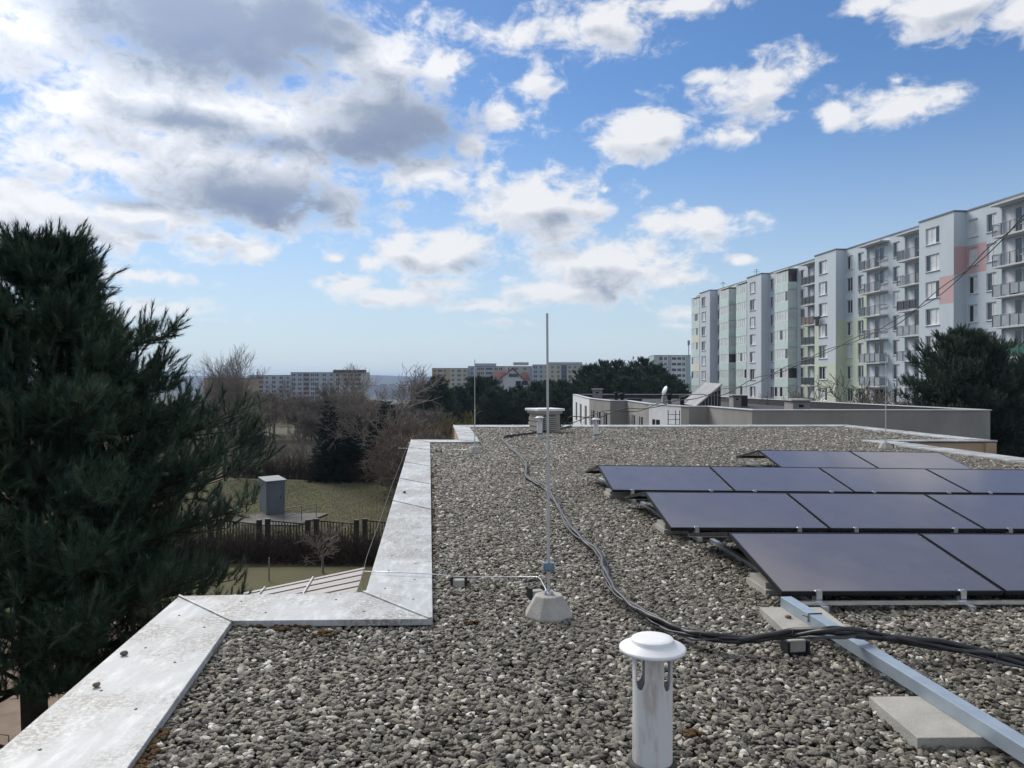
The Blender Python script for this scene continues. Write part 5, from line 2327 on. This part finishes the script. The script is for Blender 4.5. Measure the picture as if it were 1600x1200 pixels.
def cable_bundle():
    t = empty('cable_bundle', (.5, 12, 0), 0, 'bundle of black cables snaking over the gravel from the chimney to the near right', 'cables')
    off = Vector((.5, 12, 0))
    pix = [(893, 666, .05), (868, 672, .05), (842, 676, .04), (800, 681, .04), (786, 685, .04), (797, 700, .04), (812, 713, .045), (822, 728, .05), (823, 745, .05), (842, 757, .06), (853, 764, .09), (862, 776, .06),
           (873, 793, .05), (886, 820, .05), (912, 846, .05), (938, 868, .05), (946, 893, .055), (960, 922, .055), (990, 951, .06), (1025, 972, .065), (1070, 990, .07), (1110, 998, .075), (1170, 1001, .08),
           (1235, 994, .12), (1290, 990, .19), (1345, 993, .17), (1400, 1001, .11), (1480, 1013, .07), (1560, 1029, .06), (1640, 1048, .05), (1760, 1080, .05)]
    base = smooth_path([gnd(x, y, z) for x, y, z in pix], 7)
    rng = random.Random(3)
    n = len(base)
    for k in range(6):
        thick = [.018, .016, .013, .010, .008, .007][k]
        ph, fr = rng.random() * 6.28, rng.uniform(.5, 1.1)
        amp = [.010, .013, .017, .021, .026, .036][k]
        pts = []
        for i, p in enumerate(base):
            a, c = base[max(i - 1, 0)], base[min(i + 1, n - 1)]
            d = (c - a).normalized()
            q = Vector((-d.y, d.x, 0)).normalized()
            s = i * .16
            w = amp * math.sin(s * fr * 2 + ph) + .006 * math.sin(s * 7.3 + ph)
            h = .016 * math.cos(s * fr * 1.7 + ph + k) + (.012 if k < 3 else 0)
            pts.append(p + q * w + Vector((0, 0, max(h, -.02))) - off)
        mb = MB()
        mb.tube(pts, thick, 8)
        mb.build('cable', M_CABLE if k < 4 else M_CABLE2, t)
    # cable ties
    for i in range(9, n - 6, 17):
        p = base[i] - off
        d = (base[i + 1] - base[i - 1]).normalized()
        q = Vector((-d.y, d.x, 0)).normalized()
        u = q.cross(d)
        ring = [p + (q * math.cos(6.283 * k / 12) * .036 - u * (math.sin(6.283 * k / 12) * .026) + Vector((0, 0, .008))) for k in range(13)]
        mb = MB()
        mb.tube(ring, .003, 4)
        mb.build('cable_tie', M_BLACKP, t)


cable_bundle()


def overhead():
    pts = [(872, 668, 25.4), (880, 662, 25.4), (893, 656, 25.3), (930, 649.5, 24.8), (965, 641, 24.3), (1000, 640, 23.8), (1035, 631, 23.2), (1070, 622, 22.6), (1110, 616, 21.9), (1145, 608, 21.3), (1185, 593, 20.6), (1225, 577, 19.9),
           (1265, 560, 19.2), (1305, 543, 18.5), (1345, 527, 17.8), (1390, 509, 17), (1440, 477, 16), (1500, 431, 15), (1550, 386, 14), (1600, 338, 13), (1700, 225, 11.5), (1850, 20, 10), (2100, -350, 8.5)]
    base = smooth_path([px(*p) for p in pts], 8)
    t = empty('overhead_cable', base[0], 0, 'pair of loosely twisted black cables hanging from the chimney up across the apartment house', 'cables')
    for k in range(2):
        q = []
        for i, p in enumerate(base):
            s = i * .30 + k * math.pi
            f = min(1, i / 14) * (1 - .45 * min(1, i / (len(base) * .7)))
            q.append(p - base[0] + Vector((.03 * math.cos(s), 0, (.085 + .03 * math.sin(i * .11)) * math.sin(s) * f)))
        mb = MB()
        mb.tube(q, [.017 - .008 * min(1, i / (len(q) * .6)) for i in range(len(q))], 6)
        mb.build('cable', M_CABLE, t)
    # little wire stay under the cable
    a = px(918, 651.5, 25)
    mb = MB()
    for (x, y) in ((905, 668), (926, 664)):
        g = gnd(x, y + 4, .02)
        mb.tube([a, a.lerp(g, .5) + Vector((0, 0, .02)), g], .008, 5)
    tag(mb.build('cable_stay', M_GALV), 'thin wire stay holding up the hanging cable near the chimney', 'stay')


overhead()


def solar():
    rows = [  # left near corner (x, y, z), number of panels, label words
        ((1.975, 5.62, .135), 4, 'front row'), ((1.665, 8.05, .140), 5, 'second row'), ((1.39, 10.60, .175), 6, 'third row'), ((4.62, 13.05, .185), 2, 'fourth row')]
    ordn = ['leftmost', 'second from the left', 'third from the left', 'fourth from the left', 'fifth from the left', 'sixth from the left']
    th, sl, tilt = R(4.6), R(-1.1), R(11.6)
    PW, PD, GAP = 1.722, 1.10, .022
    fr = MB()
    t_, b_ = .035, .012
    fr.box((0, 0, -t_), (PW, b_, 0))
    fr.box((0, PD - b_, -t_), (PW, PD, 0))
    fr.box((0, b_, -t_), (b_, PD - b_, 0))
    fr.box((PW - b_, b_, -t_), (PW, PD - b_, 0))
    fme = fr.mesh('frame', M_PFRAME)
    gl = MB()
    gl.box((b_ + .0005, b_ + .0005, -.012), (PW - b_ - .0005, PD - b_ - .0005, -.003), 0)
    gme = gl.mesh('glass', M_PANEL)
    for ri, ((x, y, z), n, words) in enumerate(rows):
        Mr = Matrix.Translation((x, y, z)) @ Matrix.Rotation(th, 4, 'Z') @ Matrix.Rotation(-sl, 4, 'Y')
        for k in range(n):
            for side in (0, 1):
                M = Mr @ Matrix.Translation((k * (PW + GAP), 0, 0)) @ Matrix.Rotation(tilt, 4, 'X')
                if side:
                    M = Mr @ Matrix.Translation(((k + 1) * (PW + GAP) - GAP, 2 * PD * math.cos(tilt) + .03, 0)) @ Matrix.Rotation(math.pi, 4, 'Z') @ Matrix.Rotation(tilt, 4, 'X')
                last = n == 2 and k == 1
                if side == 0:
                    lab = 'black solar panel facing the viewer, %s in the %s%s' % ('right one' if last else ordn[k], words, '' if n != 2 else ' by the rod')
                else:
                    lab = 'solar panel sloping away behind the ridge, %s, %s' % (ordn[k] if not last else 'right one', words)
                o = empty('solar_panel', (0, 0, 0), 0, lab, 'solar panel', 'solar panels on the gravel roof')
                o.matrix_world = M
                inst('frame', fme, o)
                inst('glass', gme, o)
        # mounts: base rails under the row, clamps on the near edge, ballast slabs
        L = n * (PW + GAP)
        tt = empty('mounting_frame', (0, 0, 0), 0, 'aluminium rails, clamps and ballast blocks carrying the %s of solar panels' % words, 'panel mount', 'mounts under the solar panels')
        tt.matrix_world = Mr
        pos = [L * f / n for f in [k + g for k in range(n) for g in (.16, .80)]]
        for q in pos:
            mb = MB()
            mb.box((q - .025, -.12, -z + .015), (q + .025, 2.30, -z + .055))
            mb.build('base_rail', M_ALU, tt)
            mb = MB()
            mb.box((q - .022, -.018, -.062), (q + .022, -.002, .010))
            mb.box((q - .022, -.0181, .003), (q + .022, .018, .010))
            mb.build('clamp', M_ALU, tt)
            mb = MB()
            mb.box((q - .014, .04, -z + .056), (q + .014, .07, -.034))
            mb.build('strut', M_ALU, tt)
            mb = MB()
            mb.box((q - .014, PD * math.cos(tilt) - .04, -z + .056), (q + .014, PD * math.cos(tilt) - .01, PD * math.sin(tilt) - .06))
            mb.build('strut', M_ALU, tt)
        mb = MB()
        mb.box((pos[0] - .10 if ri else .12, -.075, -z + .0555), (L - .1, -.032, -z + .078))
        mb.build('front_rail', M_ALU, tt)
        for k in range(n + 1):
            q = max(.0, k * (PW + GAP) - .3)
            mb = MB()
            mb.box((q + .03, .35, -z + .0005), (q + .43, .75, -z + .05), 0, None)
            mb.build('ballast_slab', M_SLAB, tt)
            mb = MB()
            mb.box((q + .05, .40, -z + .0505), (q + .40, .72, -z + .095))
            mb.build('ballast_slab', M_SLAB, tt)


solar()


def strut_and_slabs():
    for (c, rz, sx, sy, lab) in (((2.0, 5.27), .0, .44, .50, 'square concrete slab under the far end of the blue-grey metal channel'), ((2.075, 3.73), .02, .46, .46, 'square concrete slab under the near part of the blue-grey metal channel')):
        mb = MB()
        mb.box((-sx / 2, -sy / 2, -.02), (sx / 2, sy / 2, .048))
        o = mb.build('concrete_slab', M_SLAB, None, bevel=.004)
        o.location = (*c, .004)
        o.rotation_euler = (0, 0, rz)
        tag(o, lab, 'slab')
    # galvanised C-channel lying across both
    a, b = Vector((1.975, 5.53, .053)), Vector((2.345, 2.0, .053))
    d = (b - a)
    L = d.length
    t = empty('metal_channel', a, math.atan2(d.y, d.x), 'blue-grey galvanised metal channel lying across two concrete slabs', 'metal channel')
    mb = MB()
    h, w, k = .072, .082, .003
    m = mat('blue_grey_galvanised', (.40, .47, .54), .45, metal=.55, var=.08, vscale=9)
    mb.box((0, -w / 2, h - k), (L, w / 2, h))
    mb.box((0, -w / 2, 0), (L, -w / 2 + k, h - k - .0002))
    mb.box((0, w / 2 - k, 0), (L, w / 2, h - k - .0002))
    mb.box((0, -w / 2 + k + .0002, 0), (L, -w / 2 + .018, k))
    mb.box((0, w / 2 - .018, 0), (L, w / 2 - k - .0002, k))
    mb.build('profile', m, t, bevel=.002)
    for s in (.42,):
        mb = MB()
        mb.tube([(s, -w / 2 - .006, .02), (s, -w / 2 - .006, h + .004), (s, w / 2 + .006, h + .004), (s, w / 2 + .006, .02)], .004, 6)
        mb.tube([(s, -w / 2 - .008, h * .75), (s - .03, -w / 2 - .03, h * .8)], .003, 5)
        mb.build('wire_tie', M_BLACKP, t)
    # block under the cables
    t = empty('wire_holder', gnd(1243, 1017, .0), .15, 'small concrete holder block in black frame under the thick cables by the metal channel', 'wire holder', 'wire holders on the gravel')
    mb = MB()
    mb.box((-.055, -.035, -.02), (.055, .035, .075))
    mb.build('concrete_block', M_CONC, t, bevel=.008)
    mb = MB()
    mb.box((-.075, -.045, -.02), (-.058, .045, .07))
    mb.box((.058, -.045, -.02), (.075, .045, .07))
    mb.box((-.0575, -.048, -.02), (.0575, -.037, .004))
    mb.build('plastic_frame', M_BLACKP, t)


strut_and_slabs()


def loose_stones():
    spots = [(gnd(193, 1021, .075), .019, 'small round grey pebble lying on the white edging, the farther of two', (.12, .115, .105)),
             (gnd(150, 1070, .075), .017, 'small brown square pebble lying on the white edging, the nearer of two', (.20, .15, .11)),
             (gnd(1232, 964, .062), .017, 'small brown pebble lying on the far concrete slab', (.16, .12, .085)),
             (gnd(632, 769, .078), .020, 'dark pebble lying on the long white edging by the lawn', (.05, .05, .05))]
    for i, (p, r, lab, c) in enumerate(spots):
        bm = bmesh.new()
        bmesh.ops.create_icosphere(bm, subdivisions=2, radius=1)
        rg = random.Random(i)
        for v in bm.verts:
            n = v.co.normalized()
            v.co = Vector((n.x * r * 1.2, n.y * r, n.z * r * .75)) * (1 + .22 * math.sin(n.x * 3 + i) * math.cos(n.y * 4 + i * 2))
        me = bpy.data.meshes.new('pebble')
        bm.to_mesh(me)
        bm.free()
        for q in me.polygons:
            q.use_smooth = True
        me.materials.append(mat('stone_%s' % ['grey', 'brown', 'tan', 'dark'][i], c, .7, var=.2, vscale=40))
        o = inst('pebble', me, None, (p.x, p.y, p.z + r * .45 - .008), (0, 0, i * 1.3))
        tag(o, lab, 'pebble')


loose_stones()


def moss():
    """rust-brown moss in the gutter between edging and gravel"""
    rng = random.Random(15)
    bm = bmesh.new()
    lines = [(IN[0].lerp(IN[1], .80), IN[1], .8), (IN[2].lerp(IN[3], .12), IN[2].lerp(IN[3], .62), 1), (IN[1], IN[1].lerp(IN[2], .6), .5)]
    for li, (a, b, w) in enumerate(lines):
        d = (b - a).normalized()
        q = Vector((d.y, -d.x))
        L = (b - a).length
        n = int(L * [420, 120, 110][li])
        for i in range(n):
            s = rng.random() * L
            if math.sin(s * 2.9 + li) + math.sin(s * 5.1) < (.25 if li == 0 else .1):
                continue
            p = a + d * s + q * (rng.random() ** 1.6 * [.075, .06, .05][li] * w - .01)
            r = rng.uniform(.004, .017)
            M = Matrix.Translation((p.x, p.y, rng.uniform(.0, .018))) @ Matrix.Diagonal((r * 1.3, r * 1.3, r * .7, 1))
            bmesh.ops.create_icosphere(bm, subdivisions=1, radius=1, matrix=M)
    for (x, y, rr) in ((505, 992, .10), (1080, 1150, .04), (740, 975, .05), (440, 985, .05)):
        g = gnd(x, y, 0)
        for i in range(int(rr * 320)):
            r = rng.uniform(.007, .016)
            M = Matrix.Translation((g.x + rng.gauss(0, rr * .5), g.y + rng.gauss(0, rr * .35), rng.uniform(.004, .02))) @ Matrix.Diagonal((r * 1.3, r * 1.3, r * .7, 1))
            bmesh.ops.create_icosphere(bm, subdivisions=1, radius=1, matrix=M)
    me = bpy.data.meshes.new('moss')
    bm.to_mesh(me)
    bm.free()
    me.materials.append(M_MOSS)
    tag(inst('moss', me), 'rust-brown moss growing between the gravel and the white edging', 'moss', kind='stuff')


moss()

# ------------------------------------------------------------------ air
HAZE = 0.00014


def haze():
    mb = MB()
    mb.box((-7300, -7300, -52), (7300, 7300, 58))
    m = bpy.data.materials.new('air')
    m.use_nodes = True
    nt = m.node_tree
    nt.nodes.clear()
    o = nt.nodes.new('ShaderNodeOutputMaterial')
    v = nt.nodes.new('ShaderNodeVolumePrincipled')
    v.inputs['Color'].default_value = (.44, .60, .90, 1)
    v.inputs['Density'].default_value = HAZE
    v.inputs['Anisotropy'].default_value = 0.3
    nt.links.new(v.outputs[0], o.inputs['Volume'])
    tag(mb.build('haze', m), kind='stuff')


haze()
